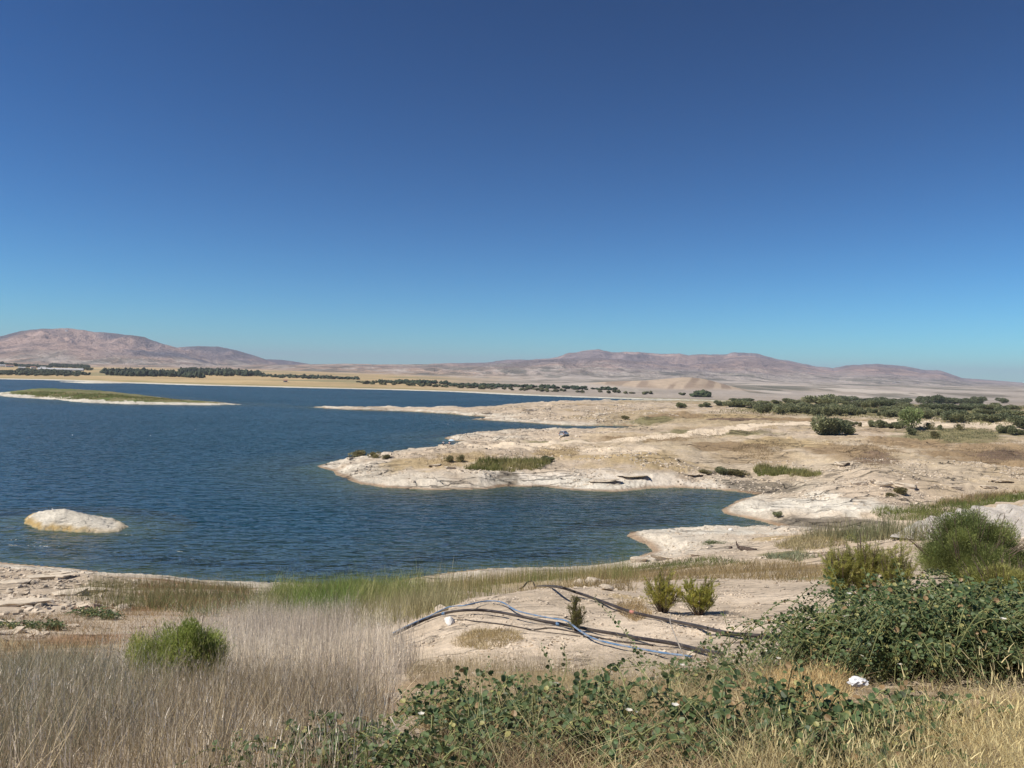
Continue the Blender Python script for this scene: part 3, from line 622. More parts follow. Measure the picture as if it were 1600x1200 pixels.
row([(1540, 640, 18, 6), (1586, 650, 18, 7), (1535, 648, 16, 7), (1580, 640, 16, 6), (1555, 636, 14, 5)], 'pale_shrub', '{} pale olive shrub scattered on the slope at the far right', group='pale shrubs on the right slope')
row([(1455, 640, 25, 7), (1475, 641, 26, 8), (1500, 641, 18, 7), (1515, 641, 24, 8)], 'dark_bush', '{} wide dark bush in the flat row below the far trees', 'bush', 'wide dark bushes below the far trees', 3)
for a_ in [(1063, 637, 13, 7, 'lone round shrub on the flat far left of the hedge', 0),
 (1097, 636, 13, 4, 'low pale shrub in the middle of the gap left of the hedge', 0), (1107, 635, 9, 5, 'tiny pale shrub right beside another pale one left of the hedge', 0),
 (1123, 634, 12, 7, 'dark round shrub standing just left of the hedge end', 3), (1150, 628, 16, 5, 'thin dark shrub at the very tip of the far arm of water', 3), (1168, 628, 16, 5, 'dark low shrub just beyond the tip of the far arm of water', 3),
 (1284, 635, 32, 14, 'tallest and widest shrub standing above the long hedge', 0), (1320, 629, 22, 8, 'spreading shrub on the skyline side of the plain behind the hedge', 3),
 (1384, 637, 21, 10, 'broad dark shrub between the hedge and the far trees', 3), (1375, 650, 8, 6, 'tiny round shrub alone on bare ground right of the hedge', 0),
 (1488, 659, 22, 14, 'left of two joined round bushes by the pale track', 3), (1503, 660, 20, 12, 'right of two joined round bushes by the pale track', 0),
 (1525, 656, 20, 8, 'low spreading shrub right of the joined round bushes', 0), (1548, 659, 18, 9, 'left of two side by side shrubs above the track', 0), (1563, 658, 18, 10, 'right of two side by side shrubs above the track', 3),
 (1566, 645, 12, 8, 'dark round bush alone on the pale olive slope', 3), (1595, 668, 26, 14, 'large dark bush cut off by the right edge of the view', 3), (1566, 630, 9, 6, 'small dark tree alone on the right skyline', 3),
 (1424, 670, 21, 21, 'tallest bright green tree standing alone beside the track', 1), (1422, 679, 10, 9, 'small shrub growing just in front of the lone green tree', 0),
 (1395, 669, 16, 8, 'left shrub of the low row beside the lone green tree', 0), (1409, 669, 14, 8, 'shrub touching the left side of the lone green tree', 0),
 (1373, 668, 13, 9, 'small round shrub between the big clump and the lone green tree', 0), (1359, 667, 9, 8, 'narrow upright shrub right of the big clump', 0), (1344, 666, 5, 5, 'tiny pale tuft of a shrub on the track edge', 2),
 (1323, 666, 11, 8, 'spiky small shrub behind the right side of the big clump', 0), (1334, 665, 8, 5, 'tiny shrub behind the big clump, at the track edge', 0), (1326, 679, 10, 9, 'small shrub in front of the right end of the big clump', 0),
 (1284, 679, 30, 23, 'left and larger half of the big dark clump on open ground', 0), (1306, 678, 24, 19, 'right half of the big dark clump on open ground', 3),
 (1453, 670, 8, 7, 'small grey shrub in olive grass right of the lone tree', 2), (1467, 672, 5, 6, 'tiny upright shrub in the olive grass', 0), (1500, 671, 8, 6, 'pale twiggy shrub at the far end of the olive grass', 2),
 (1462, 685, 10, 9, 'thin olive shrub growing in the middle of the bare flat', 2), (1566, 677, 12, 9, 'left of three shrubs on bare ground at the right edge', 0), (1580, 678, 12, 10, 'middle of three shrubs on bare ground at the right edge', 0), (1594, 679, 6, 6, 'smallest of three shrubs on bare ground at the right edge', 0),
 (560, 713, 17, 9, 'olive brown bush near the tip of the main rocky point', 2), (586, 715, 13, 7, 'smaller olive bush right of the first on the rocky point', 2), (603, 717, 10, 6, 'faded dry bush third in line on the rocky point', 2),
 (1130, 741, 14, 9, 'small green bush at the left of the shore bushes by the inlet', 0), (1150, 742, 24, 8, 'wide olive bush right of the first one by the inlet', 2),
 (858, 722, 16, 8, 'dark green bush at the right end of the green patch on the point', 0),
 (702, 722, 10, 8, 'dry tuft like shrub among the broken rocks of the point', 2), (720, 722, 9, 9, 'second dry shrub among the broken rocks of the point', 2), (978, 655, 10, 5, 'lone brown bush on the slope above the narrow inlet', 2), (1100, 740, 14, 5, 'reddish dry bush at the foot of the white ledge', 2),
 (1214, 808, 8, 7, 'small dark bush on white ground beside the mud flat', 0), (1405, 771, 14, 8, 'round grey bush in the rocks beyond the green reeds', 2), (1392, 776, 10, 5, 'flat grey bush left of the round grey one', 2)]:
    shrub('shrub', *a_[:4], a_[4], kind=a_[5])

# ---- near tamarisks: fans of thin branches carrying needle sprays
def tamarisk(p, w, h, label, nb=46, nn=260, needle=.05, cA=(.12, .15, .045), cB=(.24, .24, .08), wood=(.22, .17, .12), spread=1.0, bare=.25, name='tamarisk_bush', lobes=0):
    e = empty(name, tuple(p), 0); tag(e, label, 'bush'); tubes = []; P_, D_, T_ = [], [], []
    for i in range(nb):
        a = rng.uniform(0, 6.28); lean = rng.uniform(.05, 1) ** .7 * spread; hh = h * rng.uniform(.6, 1.05) * (1 - .35 * (lean / max(spread, .01)) ** 2)
        tip = np.array([math.cos(a) * w * .5 * lean, math.sin(a) * w * .5 * lean, hh]); b0 = np.array([math.cos(a), math.sin(a), 0]) * w * .05
        m1 = b0 * .6 + tip * .4 + np.array([0, 0, -.02 * h]) + rng.normal(size=3) * w * .03
        pts = catmull([b0 + [0, 0, -.05 * h], m1, tip], 5); tubes.append((*tube(pts, np.linspace(.011, .003, len(pts)) * h, 4, cap=False), np.array(wood)))
        for j in range(5):
            t0 = rng.uniform(.25, .95); q = pts[int(t0 * (len(pts) - 1))]; dd_ = (tip - m1); dd_ = dd_ / np.linalg.norm(dd_) + rng.normal(size=3) * .5; dd_ /= np.linalg.norm(dd_)
            L_ = h * rng.uniform(.12, .28); k = nn // 5; tt = rng.uniform(0, 1, (k, 1))
            P_.append(q + dd_ * L_ * tt + rng.normal(size=(k, 3)) * .012 * h); D_.append(dd_ + rng.normal(size=(k, 3)) * .55 + [0, 0, .25]); T_.append(np.full(k, rng.random()))
    if lobes:
        P_, D_, T_ = [], [], []; nt_ = nb * nn; q_ = rng.normal(size=(lobes, 3)); q_ /= np.linalg.norm(q_, axis=1, keepdims=True); q_[:, 2] = np.abs(q_[:, 2]); rr_ = rng.uniform(.35, .80, lobes)[:, None]
        lc = q_ * rr_ * np.array([w * .5, w * .5, h * .95]) + [0, 0, h * .10]; lr = rng.uniform(.13, .24, lobes) * (1.35 if lobes < 20 else 1)
        for c_, r_ in zip(lc, lr):
            k = nt_ // lobes; d_ = rng.normal(size=(k, 3)); d_ /= np.linalg.norm(d_, axis=1, keepdims=True); rad_ = rng.random((k, 1)) ** .62 * 1.12 * (1 + .35 * (rng.random((k, 1)) < .12))
            P_.append(c_ + d_ * rad_ * r_ * np.array([w * .62, w * .62, h * .95]) + np.array([0, 0, 1]) * 0); D_.append(d_ * .6 + c_ / np.linalg.norm(c_) * .5 + rng.normal(size=(k, 3)) * .4 + [0, 0, .5]); T_.append(np.clip(rng.normal(size=k) * .25 + rng.random(), 0, 1))
    P_ = np.concatenate(P_); D_ = np.concatenate(D_); T_ = np.concatenate(T_); D_ /= np.linalg.norm(D_, axis=1, keepdims=True)
    kp = P_[:, 2] > bare * h * rng.uniform(.3, 1.3, len(P_)); P_, D_, T_ = P_[kp], D_[kp], T_[kp]; n = len(P_)
    c = np.array(cA) * (1 - T_[:, None]) + np.array(cB) * T_[:, None]; c = c * rng.uniform(.6, 1.4, (n, 1))
    V_, F_, C_ = blades(P_, D_, needle * rng.uniform(.6, 1.4, n), needle * (.3 if lobes > 20 else .2), c, 1, .1, .6)
    add('foliage', mesh_np('foliage', V_, F_, M_leaf, C_), e)
    v_, f_, c_ = cat_geo(tubes); add('branches', mesh_np('branches', v_, f_, M_bark, c_, True), e); return e
def px2m(p, n): return n / FPX * dist(p)
q = hit(1515, 907); q = hit(1515, 905)
tamarisk(q, px2m(q, 168), px2m(q, 100), 'large dark green feathery tamarisk at the right, behind the trailing caper mass', 130, 1500, .055, (.16, .20, .07), (.33, .37, .13), bare=.03, lobes=40)
q = hit(1575, 958); tamarisk(q, px2m(q, 140), px2m(q, 84), 'yellow green feathery tamarisk at the right edge in front of the large dark one', 70, 1300, .04, (.26, .29, .08), (.44, .42, .15), bare=.02, lobes=26)
for u, w, h, lb in ((1312, 66, 84, 'tall olive plumes of a sparse tamarisk left behind the caper mass'), (1350, 70, 92, 'middle olive tamarisk of the three sparse ones behind the caper mass'), (1400, 66, 80, 'faded browner tamarisk next to the large dark one')):
    q = hit(u, 932); tamarisk(q, px2m(q, w), px2m(q, h), lb, 60, 460, .04, (.30, .32, .08), (.46, .43, .15), spread=.8, bare=.1)
q = hit(1035, 957); tamarisk(q, px2m(q, 62), px2m(q, 70), 'left of two small yellow green bushes on bare sand, with grey stems', 50, 330, .038, (.32, .32, .08), (.48, .43, .13), bare=.3)
q = hit(1092, 961); tamarisk(q, px2m(q, 66), px2m(q, 60), 'right of two small yellow green bushes on bare sand, with grey stems', 50, 360, .038, (.32, .34, .07), (.50, .46, .12), bare=.3)
q = hit(900, 986); tamarisk(q, px2m(q, 36), px2m(q, 56), 'thin wispy bush growing up through the crossing hoses', 16, 150, .045, (.16, .16, .06), (.25, .22, .10), spread=.8, bare=.15)
q = hit(232, 1082); tamarisk(q, px2m(q, 90), px2m(q, 84), 'left low part of the bright green bush among the dry stems', 30, 1100, .035, (.27, .33, .09), (.48, .50, .17), bare=.0, lobes=12)
q = hit(292, 1080); tamarisk(q, px2m(q, 120), px2m(q, 112), 'tall bright green bush standing among the dry stems', 50, 1200, .035, (.26, .33, .09), (.46, .50, .16), bare=.0, lobes=18)

# ---- hoses
def ground_line(px, lift=.05, n=8):
    g_ = []
    for a_ in px:
        q_ = hit(a_[0], a_[1]); q_[2] += lift + (a_[2] if len(a_) > 2 else 0); g_.append(q_)
    L_ = catmull(g_, n); zz = gz(L_[:, 0], L_[:, 1]) + lift * .6; L_[:, 2] = np.maximum(L_[:, 2], zz); return L_
M_pipe = mat_simple('black_polythene', (.035, .028, .028), .45, var=.3, scale=3, spec=.3, dust=.1)
M_blue = mat_simple('blue_hose', (.09, .19, .34), .7, var=.25, scale=6, dust=.5)
M_blued = mat_simple('blue_fabric_wrap', (.06, .10, .22), .7, var=.3, scale=6)
M_white = mat_simple('white_plastic', (.75, .76, .78), .5, var=.06, scale=6)
def hose(name, px, rad, mat, label, cat, flat=1.0, lift=.06, sides=10):
    L_ = ground_line(px, lift); v_, f_ = tube(L_, rad, sides, flat); me = mesh_np(name, v_, f_, mat, None, True); o_ = add(name, me); tag(o_, label, cat); return o_, L_
o1, L1 = hose('black_pipe', [(613, 997), (640, 984), (668, 971), (700, 963, .02), (735, 961, .04), (770, 963, .04), (810, 970, .03), (850, 976), (890, 983), (930, 991), (965, 997), (1000, 1004), (1050, 1012), (1090, 1022), (1130, 1030)], .027, M_pipe, 'black pipe lying over the front of the sandy mound, beneath the blue hose', 'pipe')
o2, L2 = hose('black_pipe', [(812, 921), (835, 919, .04), (862, 923, .05), (900, 933, .05), (945, 948, .03), (985, 962, .02), (1040, 973), (1090, 984), (1140, 996), (1200, 1001), (1270, 1006)], .030, M_pipe, 'thicker black pipe running down the back of the sandy mound to the caper mass', 'pipe')
o3, L3 = hose('blue_hose', [(614, 994), (645, 979), (672, 967), (700, 959, .07), (725, 956, .06), (745, 948, .02), (765, 944), (785, 948, .02), (805, 961, .03), (830, 969, .04), (860, 977, .06), (885, 984, .08), (903, 992, .02), (925, 1004), (955, 1013), (990, 1020), (1030, 1028), (1080, 1035)], .021, M_blue, 'blue hose winding over the sandy mound and along the front black pipe', 'hose', .6, .07)
for L_, i, par, m_, nm in ((L1, 22, o1, M_blue, 'joint'), (L1, 60, o1, M_blue, 'joint'), (L2, 40, o2, mat_simple('red_tape', (.45, .20, .16), .8), 'tape')):
    i = min(i, len(L_) - 3); v_, f_ = tube(L_[i:i + 2] * 1.0, .033, 10); add(nm, mesh_np(nm, v_, f_, m_, None, True), par)
o4, _ = hose('irrigation_cable', [(700, 971), (740, 972), (790, 978), (830, 985), (862, 983), (900, 990), (960, 1003), (1020, 1010)], .012, M_pipe, 'thin black cable sagging in front of the front pipe', 'cable', 1.0, .02, 5)
o5, _ = hose('white_pipe', [(600, 914.5), (615, 915.5), (632, 916.5), (652, 918)], .07, M_white, 'white pipe lying on the pale beach at the water edge', 'pipe', 1.0, .05, 8)

# ---- stones
def icos(sub):
    import bmesh
    b = bmesh.new(); bmesh.ops.create_icosphere(b, subdivisions=sub, radius=1.0); v_ = np.array([x.co[:] for x in b.verts]); f_ = np.array([[x.index for x in fc.verts] for fc in b.faces]); b.free(); return v_, f_
IV2, IF2 = icos(2); IV3, IF3 = icos(3)
def rock_mesh(seed, sq=.6, amp=.35, hi=False, mat=None, name='rock'):
    v_ = (IV3 if hi else IV2).copy(); r_ = np.random.default_rng(seed)
    for k in range(9):
        nrm = r_.normal(size=3); nrm /= np.linalg.norm(nrm); dcut = r_.uniform(.45, .85); dp = v_ @ nrm
        v_ = v_ - nrm * np.maximum(dp - dcut, 0)[:, None] * .9
    v_ *= 1 + (fbm(v_[:, 0] * 2 + seed, v_[:, 1] * 2 + v_[:, 2] * 2.3, seed, 4)[:, None] - .5) * amp
    v_[:, 2] *= sq; return mesh_np(name, v_, IF3 if hi else IF2, mat or M_rock, None, False)
RK = [rock_mesh(400 + i, random.uniform(.45, .75)) for i in range(8)]
def rock(u, v, wpx, label, group=None, me=None, name='rock', asp=1.0, mat=None, sink=.25, cat='rock'):
    p = hit(u, v); s = px2m(p, wpx) / 2; o_ = add(name, me or random.choice(RK)); o_.location = (p[0], p[1], p[2] + s * (.5 - sink) * asp)
    o_.rotation_euler = (random.uniform(-.2, .2), random.uniform(-.2, .2), random.uniform(0, 6.28)); o_.scale = (s, s * random.uniform(.75, 1), s * asp); tag(o_, label, cat, group); return o_
M_stone = mat_simple('white_stone', (.74, .72, .68), .8, var=.08, scale=5, bump=.01)
rock(703, 975, 25, 'bright white block of stone lying against the blue hose', me=rock_mesh(450, .75, .2, mat=M_stone), asp=.9)
rock(722, 977, 11, 'small beige stone right beside the white block')
rock(1141, 829, 9, 'white boulder alone on the low pale tongue at the water edge', me=rock_mesh(451, .8, .2, mat=M_stone), asp=.9)
rock(700, 1035, 18, 'pale stone half buried on the front slope of the mound')
rock(745, 1057, 24, 'pale stone above the central caper plant')
rock(612, 1098, 34, 'beige broken rock at the left side of the central caper plant', me=rock_mesh(452, .8, .5, True))
rock(585, 960, 14, 'cream stone in the dry grass left of the hoses')
rock(672, 1004, 16, 'flat stone on the slope under the hose end')
rock(690, 955, 24, 'crumbling sandstone lump on the crest behind the hoses', me=rock_mesh(453, .6, .4, True))
rock(735, 945, 20, 'flat sandstone lump on the crest where the blue hose bends', me=rock_mesh(454, .5, .4, True))
rock(905, 916, 26, 'rounded sandstone knob at the left of the mound top', me=rock_mesh(455, .6, .3, True))
rock(925, 913, 34, 'largest rounded sandstone knob on top of the mound', me=rock_mesh(456, .5, .3, True))
rock(948, 922, 26, 'sloping sandstone knob at the right of the mound top', me=rock_mesh(457, .5, .3, True))
for i in range(90):
    u = random.uniform(610, 1180); v = random.uniform(935, 1060)
    rock(u, v, random.uniform(3, 8), 'small stone strewn over the sandy mound', 'small stones on the mound')
for i in range(24):
    rock(random.uniform(1080, 1250), random.uniform(905, 925), random.uniform(4, 9), 'small pale stone in the line along the sandy flat', 'stones along the sandy flat')
for i in range(40):
    rock(random.uniform(0, 150), random.uniform(893, 975), random.uniform(4, 12), 'broken pale stone on the rocky bank at left', 'broken stones on the left bank')

# limestone ledges: tilted slabs with undercut fronts
def ledge(u, v, wpx, hpx, label, tilt=.1, turn=0.0, depth=1.0, seed=1):
    p = hit(u, v); L_ = px2m(p, wpx); H_ = max(px2m(p, hpx), .22); r_ = np.random.default_rng(seed); v_ = IV3.copy() * [1, .55, 1]
    for k in range(7):
        a_ = r_.uniform(0, 6.28); nrm = np.array([math.cos(a_), math.sin(a_), r_.uniform(-.35, .1)]); dp = v_ @ nrm; v_ = v_ - nrm * np.maximum(dp - r_.uniform(.35, .7), 0)[:, None] * .95
    v_[:, 2] = np.clip(v_[:, 2], -.75, .42 + .12 * (fbm(v_[:, 0] * 3 + seed, v_[:, 1] * 3, seed, 3) - .5)); st_ = np.round(v_[:, 2] * 4) / 4
    v_[:, :2] *= (1 + (fbm(v_[:, 0] * 4 + seed, st_ * 7 + v_[:, 1], seed + 3, 3)[:, None] - .5) * .45) * (1 + .07 * (v_[:, 2:3] > .12))
    v_ *= np.array([L_ * .58, max(L_ * .34, H_ * 1.2) / .55, H_ * 1.15])
    ang = math.atan2(-p[0], p[1]) + turn; o_ = add('rock_ledge', mesh_np('rock_ledge', v_, IF3, M_ledge, np.broadcast_to(np.array([.60, .52, .41]), (len(v_), 3)), False, {'rock': np.ones(len(v_))}))
    o_.location = (p[0], p[1], p[2] + .12 * H_); o_.rotation_euler = (-.10, tilt, ang); tag(o_, label, 'rock ledge'); return o_
M_ledge = mat_ground('limestone', .05, .6, 4.0, .12, contrast=.35)
for i, a_ in enumerate([(1374, 757, 34, 7, 'long undercut rock ledge with dark hollow, middle of the slab line', .06, 0), (1415, 760, 44, 7, 'sloping undercut rock ledge at the right end of the slab line', .09, -.1), (1338, 757, 26, 6, 'broken rock ledge at the left end of the slab line', -.1, .3),
 (1313, 725, 30, 5, 'small dark hollowed ledge on the pale rise near the brown grass', .02, 0), (1262, 752, 14, 3, 'short ledge of rock above the mud of the inlet', .1, 0), (1240, 751, 10, 3, 'tiny ledge of rock left of the short one above the mud', .0, .3),
 (945, 751, 60, 2.4, 'long white ledge with a shadow line low on the main point', -.08, .1), (990, 744, 66, 2.2, 'thin white ledge higher up the shore of the main point', -.05, .1), (1075, 742, 56, 1.8, 'thin flat ledge right along the inlet shore', .0, 0),
 (950, 715, 12, 3, 'small dark rock step on the back of the main point', 0, 0), (700, 732, 20, 5, 'dark broken ledge in the rubble of the main point', .05, 0), (680, 728, 26, 4, 'pale broken ledge left in the rubble of the main point', -.1, .2), (546, 717, 14, 4, 'tilted flat slab near the tip of the main point', -.15, 0),
 (625, 700, 16, 4, 'raised slab on the far crest of the main point', .1, 0), (650, 697, 24, 3, 'flat slab on the crest of the main point', 0, 0), (1045, 873, 50, 6, 'cracked grey ledge left on the low tongue of rock', .1, .2), (1000, 876, 40, 8, 'blocky white ledge at the water end of the low tongue of rock', .05, 0), (1085, 868, 24, 5, 'small cracked ledge right on the low tongue of rock', .15, 0),
 (1490, 762, 18, 2.5, 'thin ledge with a dark line on the right rocky flat', 0, 0), (1545, 761, 26, 3, 'longer thin ledge on the right rocky flat', 0, 0), (1560, 752, 30, 2.5, 'faint ledge behind the longer thin one', .03, 0),
 (760, 646, 20, 3, 'broken ledge on the farthest point', 0, 0), (855, 640, 16, 4, 'white outcrop on the right of the farthest point', 0, 0), (935, 650, 24, 7, 'pale broken outcrop above the narrow inlet', 0, 0), (825, 642, 24, 4, 'stony outcrop in the middle of the farthest point', 0, 0),
 (75, 905, 60, 9, 'dark shadowed ledge on the left bank near the water', .03, 0), (30, 912, 44, 7, 'split ledge at the far left of the left bank', .05, 0), (110, 930, 60, 10, 'blocky ledge in the middle of the left bank', -.03, .1), (40, 945, 70, 10, 'broad broken ledge low on the left bank', .05, 0), (140, 925, 40, 8, 'cracked ledge at the right of the left bank', .1, 0), (90, 900, 30, 7, 'small dark topped ledge beside the water on the left bank', 0, 0)]):
    ledge(*a_[:7], seed=500 + i)
CV = np.array([[x, y, z] for x in (-.5, .5) for y in (-.5, .5) for z in (-.5, .5)]); CF = np.array([[0, 1, 3, 2], [4, 6, 7, 5], [0, 4, 5, 1], [2, 3, 7, 6], [0, 2, 6, 4], [1, 5, 7, 3]])
def rubble(name, pg, n, lo_, hi_, label, colr=(.56, .48, .38), flat=.5):
    Pg = np.array([hit(u, v)[:2] for u, v in pg]); a0, a1 = Pg.min(0), Pg.max(0); q_ = rng.uniform(a0, a1, (n * 3, 2)); dn = fbm(q_[:, 0] / (hi_ * 12), q_[:, 1] / (hi_ * 12), 701, 3)
    q_ = q_[(sdf(Pg, q_[:, 0], q_[:, 1]) > 0) & (rng.random(len(q_)) < sstep(.42, .68, dn))][:n]; P_ = np.column_stack([q_, gz(q_[:, 0], q_[:, 1])]); P_ = P_[P_[:, 2] > .08]; k = len(P_)
    a_ = rng.uniform(0, 6.28, k); X_ = np.stack([np.cos(a_), np.sin(a_), rng.normal(size=k) * .25], -1); Z_ = np.stack([rng.normal(size=k) * .25, rng.normal(size=k) * .25, np.ones(k)], -1); Y_ = np.cross(Z_, X_)
    sz = lo_ + (hi_ - lo_) * rng.random(k) ** 3; Tv = np.repeat(CV[None], k, 0) * (1 + rng.normal(size=(k, 8, 1)) * .22); Tv = Tv * np.stack([np.ones(k), rng.uniform(.5, 1, k), rng.uniform(.3, .8, k) * flat * 1.6], -1)[:, None]
    V_ = P_[:, None] + (Tv[..., 0:1] * X_[:, None] + Tv[..., 1:2] * Y_[:, None] + Tv[..., 2:3] * Z_[:, None]) * sz[:, None, None]; F_ = (CF[None] + (np.arange(k) * 8)[:, None, None]).reshape(-1, 4)
    c = np.repeat(np.array(colr)[None] * rng.uniform(.75, 1.2, (k, 1)), 8, 0); tag(add(name, mesh_np(name, V_.reshape(-1, 3), F_, M_straw2, c)), label, 'rubble', kind='stuff')
M_straw2 = mat_leaf('rubble_stone', rough=.95, trans=0.0, var=.2, scale=1.0, spec=.1)
rubble('rubble', [(500, 726), (560, 705), (700, 694), (900, 694), (1000, 705), (1120, 735), (1180, 762), (1000, 766), (800, 760), (600, 762)], 4500, .10, .6, 'broken stones scattered over the main rocky point')
rubble('rubble', [(1180, 775), (1120, 735), (1180, 720), (1330, 715), (1640, 730), (1640, 780), (1450, 800), (1340, 790)], 5500, .08, .5, 'broken stones over the ledges on the right flat')
rubble('rubble', [(980, 838), (1100, 826), (1300, 822), (1450, 812), (1640, 800), (1640, 860), (1300, 870), (1000, 884)], 5000, .04, .3, 'stony rubble over the low rock tongue and right slope')
rubble('rubble', [(700, 684), (760, 672), (900, 670), (980, 676), (860, 690), (760, 690)], 3000, .12, .8, 'broken stones on the point where the car is parked')
rubble('rubble', [(740, 645), (800, 634), (1000, 632), (1060, 650), (980, 662), (860, 658), (760, 652)], 5000, .15, 1.1, 'broken stones over the farthest point')
rubble('rubble', [(0, 882), (150, 896), (230, 912), (200, 960), (80, 990), (0, 1000), (-40, 900)], 9000, .04, .35, 'broken stones over the left bank')
rubble('gravel', [(610, 1020), (700, 950), (900, 918), (1150, 915), (1200, 960), (1100, 1050), (850, 1090), (650, 1090)], 14000, .008, .06, 'fine gravel on the sandy mound', flat=.7)
rubble('pebbles', [(38, 815), (60, 800), (130, 797), (200, 822), (150, 831), (60, 828)], 1200, .02, .12, 'pebbles on the white islet', (.55, .5, .42))
def outcrop(u, v, wpx, hpx, label, seed):
    p = hit(u, v); L_ = px2m(p, wpx); H_ = px2m(p, hpx); nx, ny = 150, 90; x, y = np.meshgrid(np.linspace(-1, 1, nx), np.linspace(-1, 1, ny), indexing='ij')
    e_ = np.clip(1 - (np.abs(x) ** 2.4 + np.abs(y) ** 2.2) + (fbm(x * 2 + seed, y * 2, seed, 2) - .5) * .3, 0, 1.2) ** .8
    z = e_ * (.8 + .35 * x) ; q = z * 5.5 + x * 2.2 + (fbm(x * 4 + 3, y * 4, seed + 1, 3) - .5) * 1.1; fq = q - np.floor(q); z = z + (sstep(.7, .88, fq) - fq) * .12 * np.clip(e_ * 3, 0, 1)
    V_ = np.stack([x * L_ / 2, y * L_ * .30 + (fbm(x * 6, y * 6, seed + 2, 3) - .5) * .05 * L_, z * H_ - .12 * H_ + (fbm(x * 14, y * 14, seed + 3, 3) - .5) * .035 * H_], -1).reshape(-1, 3); id_ = np.arange(nx * ny).reshape(nx, ny)
    F_ = np.stack([id_[:-1, :-1], id_[1:, :-1], id_[1:, 1:], id_[:-1, 1:]], -1).reshape(-1, 4)
    o_ = add('rock_outcrop', mesh_np('rock_outcrop', V_, F_, M_ledge, np.broadcast_to(np.array([.43, .40, .36]), (len(V_), 3)), False, {'rock': np.ones(len(V_))})); o_.location = tuple(p); o_.rotation_euler = (0, 0, math.atan2(-p[0], p[1]) - .15); tag(o_, label, 'rock outcrop')
outcrop(1575, 838, 250, 66, 'large humped outcrop of layered grey rock behind the big tamarisk', 9)
# driftwood stump on the tongue
M_wood = mat_simple('weathered_wood', (.10, .075, .06), .9, var=.5, scale=9, bump=.03)
M_woodg = mat_simple('grey_dead_wood', (.42, .38, .33), .9, var=.25, scale=14)
p = hit(1163, 860); s = px2m(p, 1); Xv = np.array([p[1], -p[0], 0]) / dist(p); Yv = np.array([p[0], p[1], 0]) / dist(p)
def loc(px_, py_, pz_): return p + Xv * px_ * s + Yv * py_ * s + np.array([0, 0, pz_ * s])
st = empty('driftwood_stump', tuple(p)); tag(st, 'dark hollow driftwood stump lying on the pale rock tongue', 'driftwood')
def part_tube(nm, pts, rad, par, mat, sides=9, nz=.0):
    pts = catmull(pts, 5); rr_ = np.interp(np.linspace(0, 1, len(pts)), np.linspace(0, 1, len(rad)), rad); v_, f_ = tube(pts, rr_, sides)
    if nz: v_ = v_ + (rng.random(v_.shape) - .5) * nz
    v_ = v_ - np.array(par.location[:]); return add(nm, mesh_np(nm, v_, f_, mat, None, True), par)
part_tube('trunk', [loc(-10, 3, 4), loc(-3, 0, 2.5), loc(6, -2, 1), loc(15, -3, .5)], [1.8 * s, 4 * s, 5 * s, 4.2 * s], st, M_wood, 10, .6 * s)
part_tube('root', [loc(-7, 0, 4), loc(-11, 1, 8), loc(-12, 1, 13)], [1.8 * s, 1.3 * s, .4 * s], st, M_wood, 7, .3 * s)
part_tube('root', [loc(13, -2, 2), loc(17, -2, 3), loc(16, -4, -3)], [1.8 * s, 1.6 * s, .9 * s], st, M_wood, 7, .3 * s)
rock(1141, 857, 9, 'brown boulder left of the driftwood stump', me=rock_mesh(460, .8, .3, mat=M_wood))

# ---- grass and reeds (stuff)
def region_pts(polypx, n):
    """random ground points inside an area outlined on the ground"""
    Pg = np.array([hit(u, v)[:2] for u, v in polypx]); lo_, hi_ = Pg.min(0), Pg.max(0); out = []
    while sum(len(o_) for o_ in out) < n:
        q_ = rng.uniform(lo_, hi_, (n * 3, 2)); ins = sdf(Pg, q_[:, 0], q_[:, 1]) + (fbm(q_[:, 0] / 2, q_[:, 1] / 2, 601, 3) - .5) * 2.0 * min(1, math.hypot(*(hi_ - lo_)) / 20) > 0; out.append(q_[ins])
    q_ = np.concatenate(out)[:n]; return np.column_stack([q_, gz(q_[:, 0], q_[:, 1])])
def warea(polypx, n):
    """points denser near the viewer (as the nearest plants show largest): sampled per outline area"""
    return region_pts(polypx, n)
def growth(name, polypx, n, h, w, cA, cB, label, lean=.18, segs=2, hv=.3, clump=0, mat=None, bend=.2, cat='grass', heads=None, hfun=None, cv=.3):
    P_ = region_pts(polypx, n)
    if clump:
        nc = max(4, n // clump); ctr = P_[:nc]; k = rng.integers(0, nc, n); P_ = ctr[k] + np.column_stack([rng.normal(size=(n, 2)) * w * 3.5, np.zeros(n)]); P_[:, 2] = gz(P_[:, 0], P_[:, 1])
    D_ = np.column_stack([rng.normal(size=(n, 2)) * lean, np.ones(n)]); D_ /= np.linalg.norm(D_, axis=1, keepdims=True)
    H_ = h * (1 + rng.normal(size=n) * hv).clip(.35, 1.9) * (.6 + .8 * fbm(P_[:, 0] / (h * 3), P_[:, 1] / (h * 3), 611, 3))
    if hfun is not None: H_ = H_ * hfun(np.hypot(P_[:, 0], P_[:, 1]))
    tn = fbm(P_[:, 0] / (h * 4), P_[:, 1] / (h * 4), 613, 3)[:, None]; t_ = np.clip((tn - .5) * 3 + .5 + rng.normal(size=(n, 1)) * .25, 0, 1)
    c = (np.array(cA) * (1 - t_) + np.array(cB) * t_) * rng.uniform(1 - cv, 1 + cv, (n, 1)); P_[:, 2] -= .02
    g_ = [blades(P_, D_, H_, w, c, segs, bend)]
    if heads:
        hp = P_ + D_ * H_[:, None] * .9; g_.append(blades(hp, D_ + rng.normal(size=(n, 3)) * .15, heads[0], heads[1], c * heads[2], 2, .2, .7))
    V_, F_, C_ = cat_geo(g_); o_ = add(name, mesh_np(name, V_, F_, mat or M_straw, C_)); tag(o_, label, cat, kind='stuff'); return o_
REED_A, REED_B = (.47, .415, .36), (.84, .77, .64)
